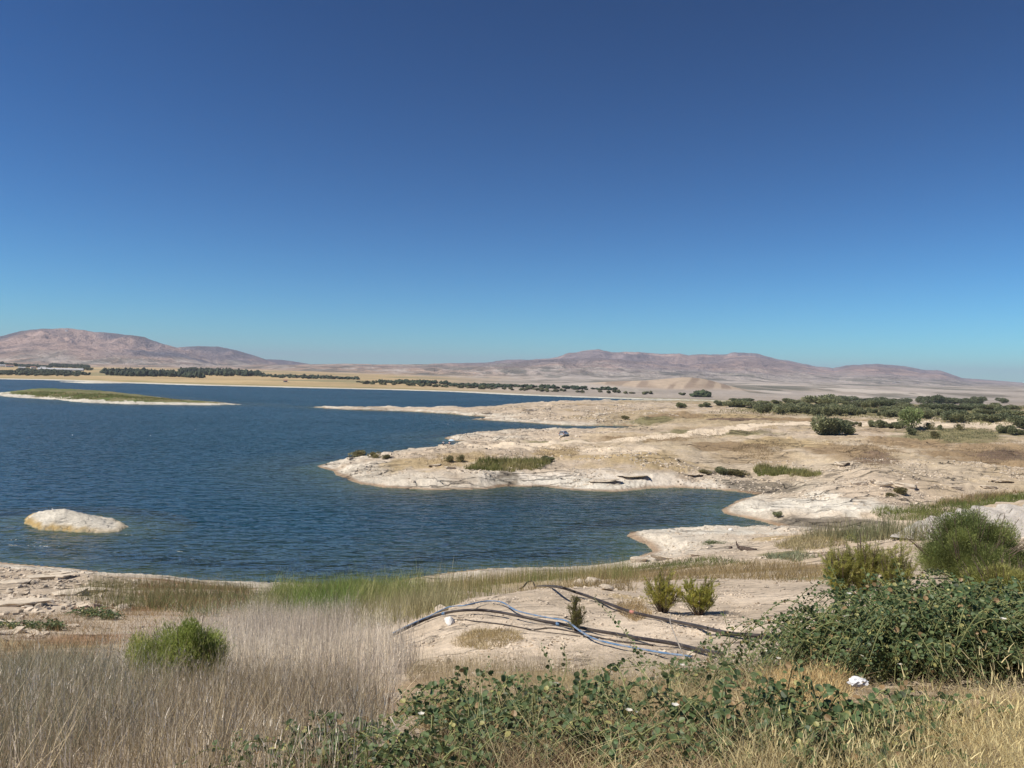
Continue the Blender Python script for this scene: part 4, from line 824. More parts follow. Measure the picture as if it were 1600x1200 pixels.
dryL = [(-60, 1260), (-60, 1150), (40, 1110), (150, 1060), (300, 1000), (400, 972), (520, 975), (600, 1010), (640, 1060), (640, 1120), (600, 1260)]
growth('dry_reeds', dryL, 19000, .62, .0050, REED_A, REED_B, 'dense thicket of dry lilac grey stems filling the lower left', .10, 2, .35, 0, bend=.07, cat='reeds', heads=(.045, .005, 1.05), cv=.6, hfun=lambda r_: np.clip(.25 + r_ * .045, .4, 1.05))
growth('dry_reeds', dryL, 1300, .55, .0055, (.62, .55, .38), (.74, .66, .48), 'taller straw pale stems leaning through the dry thicket', .35, 2, .35, 0, bend=.25, cat='reeds', hfun=lambda r_: np.clip(.45 + r_ * .05, .5, 1.1))
growth('dry_reeds', [(-60, 1260), (-60, 1120), (150, 1080), (400, 1060), (600, 1100), (600, 1260)], 9000, .38, .006, (.36, .30, .22), (.46, .38, .24), 'short dry stems at the near foot of the lower left thicket', .25, 2, .35, 0, bend=.2, cat='reeds')
growth('grey_green_grass', [(-60, 1150), (-60, 1050), (60, 1040), (200, 1050), (260, 1120), (120, 1200), (-60, 1230)], 5000, .40, .007, (.24, .25, .17), (.36, .33, .22), 'thin grey green grass at the far left', .3, 2, .35)
growth('dry_grass', [(-60, 1070), (-60, 965), (120, 960), (230, 940), (330, 930), (420, 950), (300, 990), (150, 1040)], 13000, .2, .012, (.36, .23, .12), (.42, .32, .17), 'low rusty dry grass on the slope above the left thicket', .5, 1, .4)
growth('green_reeds', [(395, 950), (440, 925), (560, 918), (640, 921), (700, 930), (640, 948), (540, 962), (440, 965)], 9000, .95, .022, (.17, .24, .055), (.38, .38, .16), 'bright green reed bed by the water left of the beach', .16, 2, .35, bend=.25, cat='reeds')
growth('green_reeds', [(455, 965), (470, 940), (540, 938), (570, 958), (530, 975)], 4000, .85, .02, (.13, .22, .04), (.21, .29, .07), 'darkest green patch of reeds at the back of the dry stems', .22, 2, .3, bend=.3, cat='reeds')
growth('pale_reeds', [(380, 975), (395, 945), (560, 960), (640, 945), (720, 935), (700, 955), (600, 985), (480, 985)], 7000, .6, .014, (.30, .29, .15), (.40, .36, .20), 'pale green grass between the reed bed and the dry stems', .2, 2, .4)
growth('green_reeds', [(640, 922), (700, 912), (790, 903), (900, 898), (980, 890), (985, 908), (900, 913), (820, 920), (740, 935), (680, 940)], 7000, .75, .02, (.21, .24, .08), (.42, .34, .17), 'strip of tall green and brown stalks behind the sandy mound', .08, 2, .4, bend=.1, cat='reeds')
growth('brown_grass', [(800, 925), (900, 908), (990, 893), (1100, 884), (1250, 878), (1300, 895), (1290, 912), (1150, 905), (1000, 912), (900, 918)], 12000, .35, .022, (.30, .23, .11), (.36, .28, .15), 'low brown grass across the slope behind the mound', .35, 1, .4)
growth('brown_grass', [(960, 893), (1010, 880), (1100, 874), (1180, 880), (1120, 890)], 2200, .35, .05, (.14, .17, .06), (.24, .23, .10), 'flat green weeds along the foot of the rock tongue', .5, 1, .4)
growth('dry_stalks', [(100, 935), (160, 912), (260, 912), (390, 922), (400, 945), (300, 950), (180, 955)], 5200, .6, .02, (.20, .21, .09), (.36, .30, .15), 'upright stalks and weeds along the left shore', .12, 2, .5, bend=.12, cat='grass')
growth('green_weeds', [(190, 940), (250, 925), (340, 928), (400, 935), (420, 960), (330, 965), (240, 955)], 2600, .4, .03, (.15, .19, .07), (.30, .29, .14), 'grey green weeds scattered between the left shore and the dry stems', .5, 1, .5)
growth('red_grass', [(215, 925), (230, 908), (300, 912), (370, 920), (400, 945), (300, 960), (230, 945)], 6000, .3, .02, (.36, .20, .12), (.40, .26, .15), 'reddish dry grass along the left shore edge', .4, 1, .4)
growth('reed_patch', [(724, 733), (745, 722), (790, 719), (850, 720), (862, 727), (845, 734), (790, 736)], 5000, .8, .11, (.16, .18, .05), (.34, .30, .13), 'green reed patch on the main rocky point', .2, 1, .3, cat='reeds')
growth('reed_patch', [(1172, 738), (1185, 729), (1220, 731), (1285, 741), (1275, 745), (1210, 744)], 3500, .75, .10, (.15, .18, .05), (.30, .28, .11), 'green reed patch near the head of the inlet', .2, 1, .3, cat='reeds')
growth('reed_patch', [(1356, 800), (1380, 794), (1440, 792), (1500, 785), (1560, 776), (1640, 768), (1640, 778), (1560, 786), (1480, 800), (1450, 810), (1410, 813)], 9000, .75, .07, (.12, .16, .04), (.24, .25, .08), 'long curving green reed bed behind the layered grey rock', .2, 1, .3, cat='reeds')
growth('dry_grass', [(1450, 792), (1480, 783), (1560, 772), (1600, 768), (1560, 779)], 1800, .8, .07, (.36, .26, .14), (.40, .31, .18), 'straw coloured fringe behind the long green reed bed', .3, 1, .3)
growth('dry_grass', [(1210, 856), (1240, 840), (1300, 842), (1330, 848), (1290, 858), (1250, 862)], 2500, .4, .05, (.38, .32, .17), (.42, .36, .20), 'pale yellow grass on the right slope', .3, 1, .4)
growth('dry_stalks', [(1230, 846), (1290, 838), (1400, 834), (1470, 838), (1440, 846), (1320, 846)], 2600, 1.1, .05, (.22, .23, .12), (.34, .30, .17), 'thin line of upright stalks on the right slope', .08, 1, .5)
growth('grey_weeds', [(1200, 872), (1240, 865), (1270, 872), (1240, 882)], 900, .35, .06, (.22, .25, .15), (.28, .28, .17), 'grey green weeds left of the olive tamarisks', .6, 1, .4)
growth('island_grass', [(10, 614.5), (60, 612.5), (120, 614), (200, 618), (290, 626.5), (230, 627), (130, 623.5), (60, 619.5)], 6000, .5, .4, (.19, .23, .06), (.34, .29, .13), 'green and brown scrub covering the low island', .4, 1, .4)
growth('plain_grass', [(1100, 645), (1200, 648), (1350, 653), (1500, 662), (1640, 668), (1640, 630), (1400, 634), (1200, 634)], 22000, .7, .35, (.16, .17, .06), (.30, .25, .12), 'olive scrub covering the plain among the shrubs', .4, 1, .4)
growth('plain_grass', [(1420, 668), (1550, 670), (1560, 684), (1480, 690), (1410, 684)], 6000, .4, .16, (.19, .20, .10), (.28, .25, .14), 'grey green grass patch right of the lone tree', .4, 1, .4)
for i, (pg, lb) in enumerate([([(1140, 700), (1200, 688), (1240, 695), (1200, 720), (1150, 712)], 'brown dry growth on the back of the main point'), ([(1280, 690), (1400, 690), (1410, 725), (1370, 735), (1320, 710)], 'brown dry growth in the hollow of the right plain'),
 ([(1460, 690), (1640, 690), (1640, 728), (1540, 725)], 'brown dry growth at the right edge of the plain'), ([(940, 682), (1100, 674), (1230, 668), (1200, 676), (1080, 688), (980, 690)], 'olive brown growth beside the dirt track'), ([(830, 700), (905, 696), (905, 712), (850, 715)], 'straw tufts on the top of the main point'), ([(680, 735), (640, 715), (740, 705), (830, 715), (720, 725)], 'scattered straw tufts among the rocks of the main point')]):
    growth('dry_grass', pg, 3500 if i < 4 else 1400, .3, .10, (.30, .22, .13), (.40, .31, .18), lb, .5, 1, .5)
growth('dry_grass', [(700, 1005), (740, 985), (800, 985), (820, 1000), (760, 1015)], 2600, .10, .007, (.38, .30, .15), (.44, .35, .19), 'yellowish low grass on the front of the mound', .5, 1, .4)
growth('dry_grass', [(960, 950), (1000, 940), (1020, 960), (990, 972)], 1500, .10, .01, (.38, .28, .14), (.44, .33, .18), 'low rusty grass left of the two small bushes', .5, 1, .4)
growth('dry_grass', [(640, 1090), (640, 1040), (740, 1040), (860, 1045), (960, 1055), (1050, 1070), (1100, 1100), (900, 1120), (700, 1120)], 4500, .22, .0035, (.40, .33, .20), (.48, .40, .25), 'thin pale grass on the slope between mound and capers', .25, 2, .4)
growth('golden_grass', [(1150, 1270), (1200, 1200), (1400, 1170), (1700, 1150), (1700, 1270)], 380, .24, .0026, (.52, .42, .20), (.70, .60, .34), 'few tall bearded grass stalks nearest the viewer at lower right', .3, 3, .3, 0, bend=.3, heads=(.04, .0055, 1.1))
growth('golden_grass', [(1150, 1270), (1130, 1200), (1260, 1150), (1400, 1130), (1640, 1120), (1700, 1270)], 4800, .15, .0024, (.46, .36, .17), (.66, .56, .30), 'tall golden dry grass filling the lower right', .42, 3, .45, 0, bend=.5, heads=(.035, .0042, 1.15))
growth('golden_grass', [(1190, 1130), (1200, 1080), (1290, 1065), (1330, 1100), (1310, 1150), (1230, 1160)], 2200, .16, .0028, (.50, .35, .16), (.62, .49, .25), 'orange golden grass tuft left of the white bag', .4, 3, .35, 0, bend=.4, heads=(.05, .006, 1.1))
growth('dead_straw', [(1150, 1270), (1130, 1110), (1300, 1085), (1700, 1070), (1700, 1270)], 15000, .09, .0036, (.30, .22, .12), (.56, .46, .27), 'flattened dead straw on the ground in the lower right', 1.6, 2, .4, bend=.5)
growth('pale_grass', [(1480, 1140), (1500, 1105), (1700, 1090), (1700, 1160)], 160, .24, .003, (.50, .40, .20), (.64, .54, .30), 'taller pale grass stems at the right edge', .3, 3, .35, 0, bend=.35, heads=(.06, .006, 1.1))
growth('dead_straw', [(640, 1270), (660, 1140), (900, 1090), (1150, 1060), (1260, 1100), (1200, 1270)], 3500, .26, .0035, (.50, .44, .22), (.66, .58, .34), 'yellow straw standing among the central capers', .7, 2, .4, bend=.5)
growth('dead_stems', [(600, 1270), (640, 1130), (900, 1080), (1150, 1050), (1330, 1060), (1250, 1270)], 14000, .17, .006, (.28, .20, .12), (.44, .35, .20), 'tangle of dead brown stems beneath the central capers', .9, 2, .4, bend=.4)

growth('dry_grass', [(1640, 1200), (1640, 1050), (1800, 1000), (2100, 960), (2300, 1000), (2300, 1200)], 5000, .22, .006, (.42, .32, .15), (.60, .50, .28), 'dry grass on the bank beyond the right edge', .4, 2, .4, bend=.4)
growth('dry_grass', [(1640, 1000), (1640, 940), (1800, 920), (2100, 900), (2200, 960), (1900, 1000)], 3000, .2, .015, (.34, .27, .14), (.48, .40, .23), 'brown dry tufts on the terrace beyond the right edge', .5, 1, .4)
# ---- caper bushes
M_flower = mat_leaf('white_petal', rough=.6, trans=.3, var=.05)
def caper(px, rad, n_stem, label, h=.45, leafs=.042, bias=(0, 0), lmin=.5, seed=0, flowers=10, name='caper_bush', extra=None):
    p = hit(*px); e = empty(name, tuple(p)); tag(e, label, 'caper bush'); d0 = dist(p); Xv = np.array([p[1], -p[0], 0]) / d0; Yv = np.array([p[0], p[1], 0]) / d0
    tb, LP, LY, LZ = [], [], [], []; FP = []; lines = []
    for i in range(n_stem):
        a = rng.uniform(0, 6.28); L_ = rad * rng.uniform(lmin, 1.0); dx = math.cos(a) + bias[0]; dy = math.sin(a) + bias[1]
        b0 = p + (Xv * rng.normal() + Yv * rng.normal()) * rad * .22; tip = b0 + (Xv * dx + Yv * dy) * L_
        b0[2] = gz(b0[0], b0[1]); tip[2] = gz(tip[0], tip[1]) + rng.uniform(.02, .5) * h
        m1 = b0 * .45 + tip * .55; m1[2] = max(b0[2], gz(m1[0], m1[1])) + h * rng.uniform(.4, 1.1); lines.append([b0, m1, tip])
    for ex in (extra or []):
        g_ = []
        for (u_, v_, l_) in ex: q_ = Wd(u_, v_, l_); q_[2] = max(q_[2], float(gz(q_[0], q_[1])) + .03); g_.append(q_)
        lines.append(g_)
    for ln in lines:
        pts = catmull(ln, 7); seg = np.linalg.norm(np.diff(pts, axis=0), axis=1).sum(); tb.append((*tube(pts, np.linspace(.005, .0022, len(pts)), 4, cap=False), np.array([.34, .36, .16])))
        k = max(4, int(seg / (leafs * .62))); s_ = np.linspace(.08, 1, k) * (len(pts) - 1); i0 = np.clip(s_.astype(int), 0, len(pts) - 2); f_ = (s_ - i0)[:, None]
        Pp = pts[i0] * (1 - f_) + pts[i0 + 1] * f_; T_ = pts[i0 + 1] - pts[i0]; T_ /= np.linalg.norm(T_, axis=1, keepdims=True)
        sd_ = np.cross(T_, [0, 0, 1.0]); sd_ /= np.linalg.norm(sd_, axis=1, keepdims=True) + 1e-6; sgn = np.where(np.arange(k) % 2, 1, -1)[:, None]
        y_ = sd_ * sgn * rng.uniform(.5, 1.1, (k, 1)) + T_ * rng.uniform(-.1, .5, (k, 1)) + rng.normal(size=(k, 3)) * .3 + [0, 0, .25]; LP.append(Pp + y_ * .012); LY.append(y_); LZ.append(np.full(k, 1.0) - .4 * np.linspace(0, 1, k) ** 3)
        FP.append(Pp[rng.integers(0, k)])
    LP = np.concatenate(LP); LY = np.concatenate(LY); SZ = np.concatenate(LZ); n = len(LP); leafs = leafs * .76; LY /= np.linalg.norm(LY, axis=1, keepdims=True)
    nz = rng.normal(size=(n, 3)) * .55 + [-.15, -.25, .8]; X_ = np.cross(LY, nz); X_ /= np.linalg.norm(X_, axis=1, keepdims=True); Z_ = np.cross(X_, LY)
    c = tintv((.062, .102, .042), n, .4, (.14, .18, .07)); dd2 = rng.random(n) < .04; c[dd2] = [.30, .20, .10]; yl = rng.random(n) < .05; c[yl] = [.38, .36, .14]
    V_, F_, C_ = inst(DISC_V, DISC_F, LP, X_ * .95, LY, Z_, leafs * SZ * rng.uniform(.45, 1.4, n), c)
    add('leaves', mesh_np('leaves', V_ - p, F_, M_caper, C_), e)
    v_, f_, c_ = cat_geo(tb); add('stems', mesh_np('stems', v_ - p, f_, M_leaf, c_, True), e)
    for q_ in [FP[i] for i in rng.permutation(len(FP))[:flowers]]:
        k = 5; a = np.arange(k) * 6.283 / k + rng.random(); y_ = np.stack([np.cos(a), np.sin(a), np.full(k, .5)], -1); y_ /= np.linalg.norm(y_, axis=1, keepdims=True); x_ = np.cross(y_, [0, 0, 1.0]); x_ /= np.linalg.norm(x_, axis=1, keepdims=True)
        v_, f_, c_ = inst(DISC_V, DISC_F, np.repeat((q_ + [0, 0, .02])[None], k, 0), x_, y_, np.cross(x_, y_), .024, np.array([[.8, .78, .72]])); add('flower', mesh_np('flower', v_ - p, f_, M_flower, c_), e)
    return e
caper((1445, 1050), 1.5, 470, 'huge dark green caper mass at the right with small white flowers, below the tamarisks', .54, .042, (.05, .25), .25, flowers=24,
      extra=[[(1335, 955, 8.2), (1312, 915, 8.4), (1296, 880, 8.6)], [(1370, 950, 8.2), (1358, 915, 8.4), (1350, 888, 8.5)], [(1420, 940, 8.2), (1408, 900, 8.6), (1398, 875, 8.8)], [(1462, 940, 8.2), (1455, 915, 8.4), (1452, 892, 8.5)]])
caper((1580, 1045), 1.3, 240, 'caper growth at the right edge merging with the huge mass', .55, .042, (0, .25), .25, flowers=10)
caper((1280, 1045), .6, 80, 'left low flank of caper plants in front of the huge mass', .38, .042, (-.1, .2), .3, flowers=4)
caper((780, 1150), .8, 74, 'central caper plant with tall upright shoots, in front of the mound', .27, .044, (-.05, .15), .3, flowers=2,
      extra=[[(850, 1100, 6.3), (862, 1050, 6.5), (845, 1008, 6.7)], [(870, 1100, 6.3), (885, 1040, 6.6), (878, 1005, 6.7)], [(760, 1120, 6.0), (750, 1070, 6.2), (768, 1030, 6.4)], [(720, 1120, 6.0), (705, 1080, 6.2), (692, 1060, 6.3)], [(800, 1110, 6.2), (812, 1070, 6.3), (806, 1040, 6.4)], [(660, 1140, 5.8), (640, 1100, 6.0), (626, 1075, 6.1)]])
caper((1060, 1090), .9, 24, 'sprawling caper with one long arching shoot crossing the black pipes', .22, .044, (-.05, .2), .3, flowers=2,
      extra=[[(1085, 1090, 7.2), (1010, 1030, 7.6), (970, 980, 7.9), (928, 934, 8.2)], [(1060, 1080, 7.2), (1040, 1040, 7.5), (960, 1045, 7.4), (905, 1050, 7.3)], [(1090, 1080, 7.2), (1110, 1030, 7.6), (1105, 985, 7.8)], [(1120, 1080, 7.2), (1140, 1010, 7.8), (1130, 955, 8.0)], [(1070, 1080, 7.2), (1020, 1050, 7.3), (985, 1010, 7.6)], [(1130, 1080, 7.2), (1170, 1020, 7.8), (1165, 965, 8.2)]])
caper((1190, 1060), .7, 24, 'caper growth joining the sprawling one to the huge mass', .26, .042, (0, .2), .3, flowers=3)
caper((1150, 1180), .9, 44, 'low caper carpet at the bottom beside the golden grass', .26, .044, (.1, .1), .3, flowers=2)
caper((930, 1180), .8, 40, 'low caper carpet at the bottom centre under the central plant', .26, .044, (0, .1), .3, flowers=2)
caper((500, 1215), .6, 44, 'low caper runner at the bottom edge in front of the dry stems', .22, .044, (0, .1), .3, flowers=0)
caper((680, 1215), .55, 44, 'small caper at the bottom edge left of the dead branches', .26, .044, (0, .1), .3, flowers=0)
caper((1440, 1150), .45, 22, 'scattered caper sprigs in the golden grass right of the white bag', .2, .044, (0, .1), .3, flowers=0)
caper((1290, 1200), .6, 50, 'caper patch at the bottom edge where the golden grass begins', .22, .044, (0, .1), .3, flowers=0)
caper((1270, 1170), .4, 20, 'small caper with scattered leaves inside the golden grass', .3, .044, (0, .1), .3, flowers=0)
for q_, r_, lb in (((38, 985), .9, 'dark green low plant on the left bank rocks'), ((140, 962), 1.0, 'grey green creeping plant in the middle of the left slope'), ((172, 968), .7, 'small creeping plant right of the grey green one'), ((85, 985), .4, 'tiny green plant between the left bank plants'), ((1115, 850), 2.0, 'flat green creeping plant on the low rock tongue')):
    caper(q_, r_, 46, lb, .25, .08, (0, 0), .3, flowers=0, name='creeping_plant')

# ---- dead branches at the bottom, white bag
p = hit(742, 1180); br = empty('dead_branch', tuple(p)); tag(br, 'bleached grey dead branches crossing in front of the central caper', 'branch')
for ln, r_ in (([(690, 1215, 4.6), (725, 1175, 4.8), (755, 1137, 5.0)], .011), ([(670, 1170, 4.8), (710, 1163, 4.9), (790, 1163, 5.0)], .006), ([(722, 1110, 5.2), (728, 1135, 5.0), (731, 1160, 4.9)], .006), ([(716, 1105, 5.2), (735, 1140, 5.0), (756, 1170, 4.8)], .005), ([(640, 1160, 4.8), (690, 1140, 4.9), (725, 1125, 5.0)], .005), ([(610, 1120, 5.0), (635, 1165, 4.8), (655, 1200, 4.6)], .004)):
    part_tube('branch', [Wd(*a_) for a_ in ln], [r_, r_ * .9, r_ * .5], br, M_woodg, 6)
dl = empty('dry_branch', tuple(hit(1078, 1040))); tag(dl, 'thin bare leaning twig standing before the two small bushes', 'branch')
part_tube('branch', [Wd(1078, 1045, 7.6), Wd(1062, 1010, 7.7), Wd(1048, 975, 7.8), Wd(1048, 958, 7.9)], [.008, .006, .003], dl, M_woodg, 5)
bm_v = IV3.copy(); bm_v *= 1 + (ridged(bm_v[:, 0] * 2.3 + 4, bm_v[:, 1] * 2.3 + bm_v[:, 2] * 3, 77, 4)[:, None] - .6) * .9; bm_v[:, 2] *= .5
p = hit(1340, 1082); o_ = add('plastic_bag', mesh_np('plastic_bag', bm_v, IF3, M_white, None, False)); sb = px2m(p, 23) / 2; o_.scale = (sb, sb * .7, sb); o_.location = Wd(1340, 1066, dist(p) - .75); tag(o_, 'crumpled white plastic bag caught in the golden grass', 'bag')

# ---- car
def box_mesh(name, a, b, mat, bev=.0):
    import bmesh
    m_ = bmesh.new(); bmesh.ops.create_cube(m_, size=1); a = Vector(a); b = Vector(b)
    for x in m_.verts: x.co = Vector(((a.x + b.x) / 2 + x.co.x * (b.x - a.x), (a.y + b.y) / 2 + x.co.y * (b.y - a.y), (a.z + b.z) / 2 + x.co.z * (b.z - a.z)))
    if bev: bmesh.ops.bevel(m_, geom=m_.edges[:], offset=bev, segments=2, affect='EDGES', profile=.6)
    me = bpy.data.meshes.new(name); m_.to_mesh(me); m_.free(); me.materials.append(mat); return me
M_paint = mat_simple('silver_paint', (.62, .63, .65), .28, .3, var=.03, spec=.6); M_glass = mat_simple('dark_glass', (.015, .018, .02), .06, spec=.8); M_tyre = mat_simple('tyre', (.025, .025, .025), .85); M_rim = mat_simple('rim', (.5, .5, .5), .35, .8); M_red = mat_simple('red_lens', (.45, .03, .02), .25)
def loft(name, secs, mat, par):
    """secs: list of (y, [(x, z), ...]) right-hand half outlines, mirrored"""
    rows = []
    for y, pr in secs: rows.append([(x, y, z) for x, z in pr] + [(-x, y, z) for x, z in pr[::-1]])
    V_ = np.array(rows, float); m, n = V_.shape[:2]; V_ = V_.reshape(-1, 3); F_ = [(i * n + j, i * n + (j + 1) % n, (i + 1) * n + (j + 1) % n, (i + 1) * n + j) for i in range(m - 1) for j in range(n)]
    h2 = n // 2
    for base in (0, (m - 1) * n):
        for j in range(h2 - 1): F_.append((base + j, base + j + 1, base + n - 2 - j, base + n - 1 - j))
    return add(name, mesh_np(name, V_, np.array(F_), mat, None, True), par)
p = hit(881, 681); car = empty('parked_car', (p[0], p[1], p[2] + .02), math.atan2(-p[0], p[1]) + R(-22)); tag(car, 'silver hatchback parked on the pale rock seen from behind', 'car')
def sec(y, w, z0, z1, ): return (y, [(w * .80, z0), (w * .97, z0 + .08), (w, (z0 + z1) / 2), (w * .97, z1 - .08), (w * .86, z1)])
loft('body', [sec(-2.05, .78, .38, .88), sec(-1.95, .86, .30, .98), sec(-1.2, .89, .24, 1.0), sec(0, .90, .22, .98), sec(1.1, .88, .24, .92), sec(1.8, .82, .28, .80), sec(2.05, .68, .36, .66)], M_paint, car)
def sec2(y, w0, w1, z1): return (y, [(w0, .94), (w0 * .99, 1.0), ((w0 + w1) / 2, (z1 + .95) / 2), (w1, z1 - .06), (w1 * .9, z1)])
cb = loft('cabin', [sec2(-1.98, .78, .74, 1.02), sec2(-1.7, .80, .64, 1.42), sec2(-1.3, .82, .65, 1.49), sec2(-.2, .82, .66, 1.50), sec2(.35, .80, .64, 1.42), sec2(1.1, .76, .7, 1.0)], M_paint, car)
def quadp(nm, pts, par, mat=M_glass):
    c_ = np.array(pts, float); n_ = np.cross(c_[1] - c_[0], c_[2] - c_[0]); n_ /= np.linalg.norm(n_); V_ = np.concatenate([c_ + n_ * .012, c_ - n_ * .02])
    return add(nm, mesh_np(nm, V_, np.array([[0, 1, 2, 3], [7, 6, 5, 4], [0, 4, 5, 1], [1, 5, 6, 2], [2, 6, 7, 3], [3, 7, 4, 0]]), mat), par)
quadp('rear_window', [(-.66, -2.0, 1.05), (.66, -2.0, 1.05), (.56, -1.76, 1.40), (-.56, -1.76, 1.40)], car)
quadp('windscreen', [(.66, 1.02, 1.05), (-.66, 1.02, 1.05), (-.58, .45, 1.40), (.58, .45, 1.40)], car)
for sx_ in (1, -1):
    quadp('side_window', [(sx_ * .83, -1.6, 1.04), (sx_ * .83, -.25, 1.04), (sx_ * .70, -.3, 1.40), (sx_ * .69, -1.4, 1.38)][::sx_], car); quadp('side_window', [(sx_ * .83, -.15, 1.04), (sx_ * .80, .85, 1.03), (sx_ * .69, .3, 1.36), (sx_ * .70, -.18, 1.40)][::sx_], car)
    add('tail_light', box_mesh('tail_light', (sx_ * .78 - .09, -2.075, .70), (sx_ * .78 + .09, -1.97, .92), M_red, .02), car)
    for wy in (-1.28, 1.28):
        a = np.linspace(0, 6.283, 20, endpoint=False); pr = [(.78, .0), (.78, .30), (.84, .325), (.90, .30), (.905, .20), (.88, .0)]
        V_ = np.array([[(sx_ * x, wy + r_ * math.cos(t_), .33 + r_ * math.sin(t_)) for t_ in a] for x, r_ in pr]); m, n = V_.shape[:2]
        F_ = [(i * n + j, i * n + (j + 1) % n, (i + 1) * n + (j + 1) % n, (i + 1) * n + j) for i in range(m - 1) for j in range(n)]; V_ = V_.reshape(-1, 3)
        wl = add('wheel', mesh_np('wheel', V_, np.array(F_[:n * 4]), M_tyre, None, True), car); add('rim', mesh_np('rim', V_, np.array(F_[n * 4:]), M_rim, None, True), wl)
add('number_plate', box_mesh('number_plate', (-.26, -2.085, .56), (.26, -2.05, .68), M_white), car); add('bumper', box_mesh('bumper', (-.8, -2.12, .30), (.8, -2.0, .50), M_paint, .05), car)

# ---- people at the water behind the crest (skinned figures)
def skinned(name, joints, edges, mat, par=None, sub=1):
    me = bpy.data.meshes.new(name); me.from_pydata([j[:3] for j in joints], edges, []); me.materials.append(mat); o_ = add(name, me, par)
    m_ = o_.modifiers.new('skin', 'SKIN'); me.skin_vertices[0].data[0].use_root = True
    for i, j in enumerate(joints): me.skin_vertices[0].data[i].radius = (j[3], j[3])
    s_ = o_.modifiers.new('sub', 'SUBSURF'); s_.levels = s_.render_levels = sub; return o_
M_skin = mat_simple('skin', (.45, .28, .20), .6); M_shirt = mat_simple('pale_shirt', (.72, .78, .84), .8); M_dark = mat_simple('dark_cloth', (.03, .03, .05), .8); M_pink = mat_simple('pink_cloth', (.6, .42, .42), .8); M_hair = mat_simple('hair', (.03, .02, .015), .8)
def person(p, rz, shirt, label, trousers):
    # seated on the ground, knees up, leaning slightly forward
    J = [(0, 0, .16, .14), (0, .03, .38, .14), (0, .06, .56, .15), (0, .07, .66, .06), (0, .09, .80, .095), (.10, .02, .14, .10), (.13, .42, .44, .075), (.12, .62, .07, .05), (.12, .78, .05, .04), (-.10, .02, .14, .10), (-.13, .42, .44, .075), (-.12, .62, .07, .05), (-.12, .78, .05, .04),
         (.20, .07, .56, .055), (.27, .22, .38, .045), (.16, .42, .42, .035), (.14, .50, .46, .025), (-.20, .07, .56, .055), (-.27, .22, .38, .045), (-.16, .42, .42, .035), (-.14, .50, .46, .025)]
    E = [(0, 1), (1, 2), (2, 3), (3, 4), (0, 5), (5, 6), (6, 7), (7, 8), (0, 9), (9, 10), (10, 11), (11, 12), (2, 13), (13, 14), (14, 15), (15, 16), (2, 17), (17, 18), (18, 19), (19, 20)]
    o_ = skinned('person', J, E, M_skin); o_.location = p; o_.rotation_euler = (0, 0, rz); tag(o_, label, 'person')
    skinned('shirt', [(0, 0, .2, .155), (0, .03, .38, .158), (0, .06, .56, .168), (.21, .08, .56, .07), (.26, .18, .44, .06), (-.21, .08, .56, .07), (-.26, .18, .44, .06)], [(0, 1), (1, 2), (2, 3), (3, 4), (2, 5), (5, 6)], shirt, o_)
    skinned('trousers', [(0, 0, .15, .155), (.10, .02, .15, .115), (.13, .42, .445, .09), (.12, .60, .12, .065), (-.10, .02, .15, .115), (-.13, .42, .445, .09), (-.12, .60, .12, .065)], [(0, 1), (1, 2), (2, 3), (0, 4), (4, 5), (5, 6)], trousers, o_)
    skinned('hair', [(0, .07, .84, .10), (0, .05, .90, .07)], [(0, 1)], M_hair, o_); return o_
def crest_pos(u, v, back):
    q_ = hit(u, v); d_ = dist(q_) + back; q_ = q_ * 1.0; k = d_ / dist(q_); x, y = q_[0] * k, q_[1] * k; return np.array([x, y, float(gz(x, y))])
p1 = crest_pos(693, 696, 2.0); person(tuple(p1), .4, M_shirt, 'person in a pale shirt sitting by the water behind the main point', M_dark)
p2 = crest_pos(702, 696, 2.0); person(tuple(p2), -.2, M_pink, 'person in pink and dark clothes sitting under a small pale umbrella', M_dark)
um = empty('beach_umbrella', tuple(p2 + np.array([.5, .3, 0]))); tag(um, 'small pale blue umbrella shading the right seated person', 'umbrella')
v_, f_ = tube([[0, 0, 0], [0, 0, .7], [0, 0, 1.35]], .02, 6); add('pole', mesh_np('pole', v_, f_, M_rim), um)
a = np.linspace(0, 6.283, 17)[:-1]; rows = np.array([[(r_ * math.cos(t_), r_ * math.sin(t_), z_) for t_ in a] for r_, z_ in ((.02, 1.36), (.35, 1.30), (.62, 1.17), (.78, 1.02))]); n = 16
add('canopy', mesh_np('canopy', rows.reshape(-1, 3), np.array([(i * n + j, i * n + (j + 1) % n, (i + 1) * n + (j + 1) % n, (i + 1) * n + j) for i in range(3) for j in range(n)]), mat_simple('pale_blue_cloth', (.60, .74, .85), .8), None, True), um)

